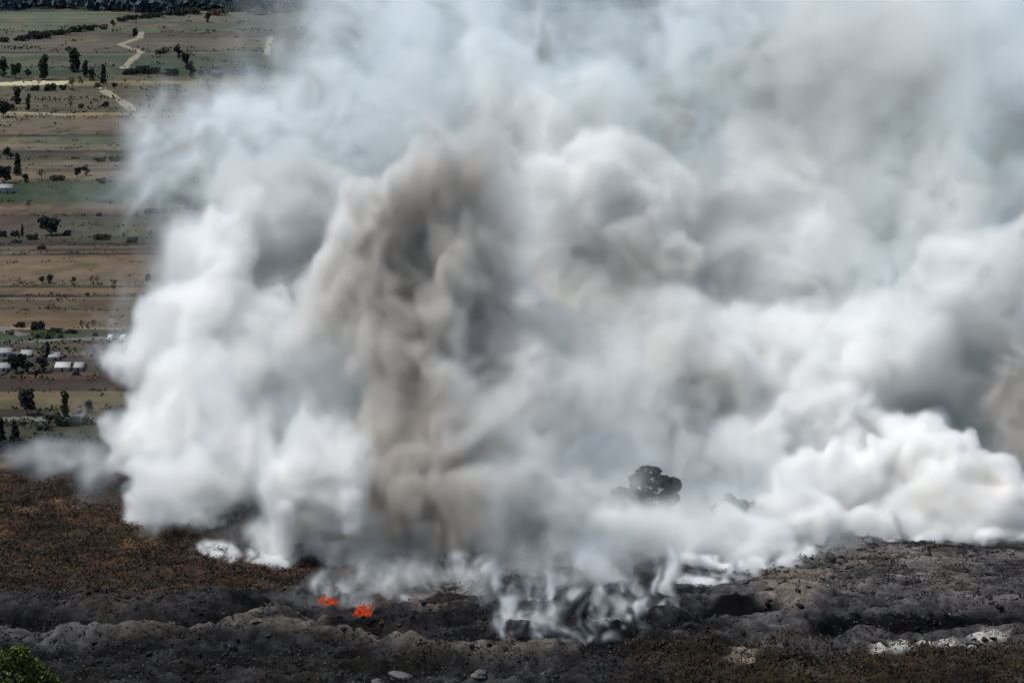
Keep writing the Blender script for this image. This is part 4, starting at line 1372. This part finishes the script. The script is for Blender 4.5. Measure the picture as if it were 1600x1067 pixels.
for (a, b, k, r0, r1, am) in (((200, 798), (370, 824), 46, 6, 17, .9), ((335, 868), (460, 884), 30, 5, 13, .9), ((1040, 905), (1150, 912), 26, 6, 13, .6), ((1060, 880), (1200, 900), 30, 8, 16, .5), ((1180, 895), (1300, 868), 22, 8, 18, .5), ((1310, 840), (1640, 846), 70, 5, 13, .9),
                              ((240, 780), (370, 800), 20, 12, 20, .6), ((1330, 825), (1640, 822), 40, 8, 18, .5), ((730, 965), (850, 975), 14, 5, 9, .35), ((780, 940), (850, 950), 12, 6, 10, .25), ((925, 985), (1050, 950), 18, 5, 9, .35), ((590, 935), (730, 915), 16, 4, 9, .35)):
    for i in range(k):
        t = (i + srng.uniform(0, 1)) / k
        puff(a[0] + (b[0] - a[0]) * t, a[1] + (b[1] - a[1]) * t + srng.normal() * 4, srng.uniform(r0, r1), am)

# rising threads at the front edge
def thread(u, vb, hgt, w0, amp, lean):
    y_ = hillY(u, vb)
    c, n_ = u, max(5, int(hgt / 7))
    ph = srng.uniform(0, 6)
    for k in range(n_):
        f = k / n_
        c = u + lean * f * hgt + math.sin(ph + f * 4) * w0 * .9
        gauss(low, c, vb - 3 - f * hgt, w0 * (1 + f * 1.4), hgt / n_ * 1.3, y_ + f * hgt * .1, (w0 * (1 + f * 1.4)) * .18 + .5, amp * (1 - f * .75) * srng.uniform(.5, 1.3))


for i in range(30):
    u = srng.uniform(785, 960)
    thread(u, 1012 - 22 * abs((u - 870) / 90) ** 1.5 + srng.uniform(-22, 6), srng.uniform(14, 100), srng.uniform(2.2, 6), .08 + .7 * srng.uniform(0, 1) ** 2.5, srng.uniform(-.5, .7))
for i in range(24):
    u = srng.uniform(720, 860)
    thread(u, 968 + srng.uniform(-30, 5), srng.uniform(25, 70), srng.uniform(2.5, 6), .06 + .5 * srng.uniform(0, 1) ** 2.2, srng.uniform(0, .5))
for i in range(20):
    u = srng.uniform(940, 1060)
    thread(u, 980 - (u - 940) * .25 + srng.uniform(-30, 4), srng.uniform(25, 80), srng.uniform(2.5, 6), .06 + .5 * srng.uniform(0, 1) ** 2.2, srng.uniform(-.3, .2))
for i in range(30):
    u = srng.uniform(500, 760)
    thread(u, 938 - (u - 500) * .07 + srng.uniform(-12, 6), srng.uniform(20, 60), srng.uniform(2.5, 6), srng.uniform(.15, .5), srng.uniform(-.1, .4))


for line, n_p in (([(590, 937), (650, 932), (725, 917)], 16), ([(722, 966), (780, 971), (820, 958), (860, 945)], 22), ([(785, 1012), (800, 1030), (870, 1018), (930, 1006), (1000, 990), (1056, 950)], 46), ([(1040, 905), (1100, 915), (1150, 912), (1200, 896)], 26)):
    for i in range(n_p):
        t_ = srng.uniform(0, len(line) - 1.001)
        k_ = int(t_)
        f_ = t_ - k_
        puff(line[k_][0] * (1 - f_) + line[k_ + 1][0] * f_, line[k_][1] * (1 - f_) + line[k_ + 1][1] * f_ + srng.normal() * 2.5, srng.uniform(2.5, 7), srng.uniform(.2, .9))
# veils between the camera and the trees, over the charred patch and behind the flames
for v_ in [(1015, 818, 90, 18, 958, 6, .13), (1165, 785, 55, 26, 960, 6, .03), (1165, 815, 60, 22, 956, 6, .11), (1090, 838, 110, 18, 952, 6, .12), (940, 800, 30, 40, 958, 6, .08),
           (1020, 870, 60, 26, 940, 6, .07), (900, 900, 50, 50, 930, 6, .08), (930, 850, 50, 40, 945, 6, .10), (850, 880, 50, 40, 938, 6, .08),
           (540, 905, 50, 26, 918, 5, .10), (610, 905, 60, 24, 920, 5, .10), (700, 900, 70, 24, 922, 5, .08), (520, 925, 28, 12, 908, 4, .10), (590, 925, 40, 12, 910, 4, .10), (650, 930, 50, 12, 906, 4, .07),
           (1200, 870, 80, 22, 952, 6, .12), (1290, 845, 50, 22, 962, 6, .12), (1120, 885, 60, 16, 944, 5, .10), (330, 800, 60, 20, 980, 6, .14), (440, 855, 60, 20, 952, 6, .12)]:
    gauss(low, *v_)
for v_ in [(515, 940, 30, 12, 898, 3, .06), (566, 945, 26, 16, 893, 3, .14), (540, 935, 60, 16, 900, 5, .10)]:
    gauss(low, *v_)
for s_ in [(620, 905, 150, 34, 915, 14, .7), (640, 860, 150, 60, 945, 20, .7), (850, 860, 60, 50, 945, 14, .3)]:
    gauss(soot, *s_)
sx_, sy_, sz_ = octs((12, 5, 2.2, 1.2), (3.4, 1.8, .9, .4)), octs((9,), (1.5,)), octs((9, 4.5, 2.2, 1.2), (1.2, .8, .5, .3))
low = warp(low, sx_, sy_, sz_)
t1 = warp(octs((11, 5, 2.4), (.5, .45, .35)), sx_, sy_, sz_)
fil = warp(octs((4.0, 2.0, 1.1), (1.0, .8, .6), True, (1, 1, 1.6)), sx_, sy_ * .5, sz_)
low *= np.clip(.55 + t1 * 1.5, .06, 2.2) * np.exp(np.clip(2.3 - 4.2 * fil, -3.6, 1.9))
for k, e_ in ((0, 12), (1, 8), (2, 14)):
    f_ = sstep(0, e_, np.arange(N[k])[::-1]) * (sstep(0, e_, np.arange(N[k])) if k < 2 else 1)
    low *= f_.astype(np.float32).reshape([-1 if q == k else 1 for q in range(3)])
low[low < .004] = 0
del t1, fil, sx_, sy_, sz_
make_volume('ground_smoke', 'torn white wisps of smoke creeping over the charred edge of the hill', low, soot)
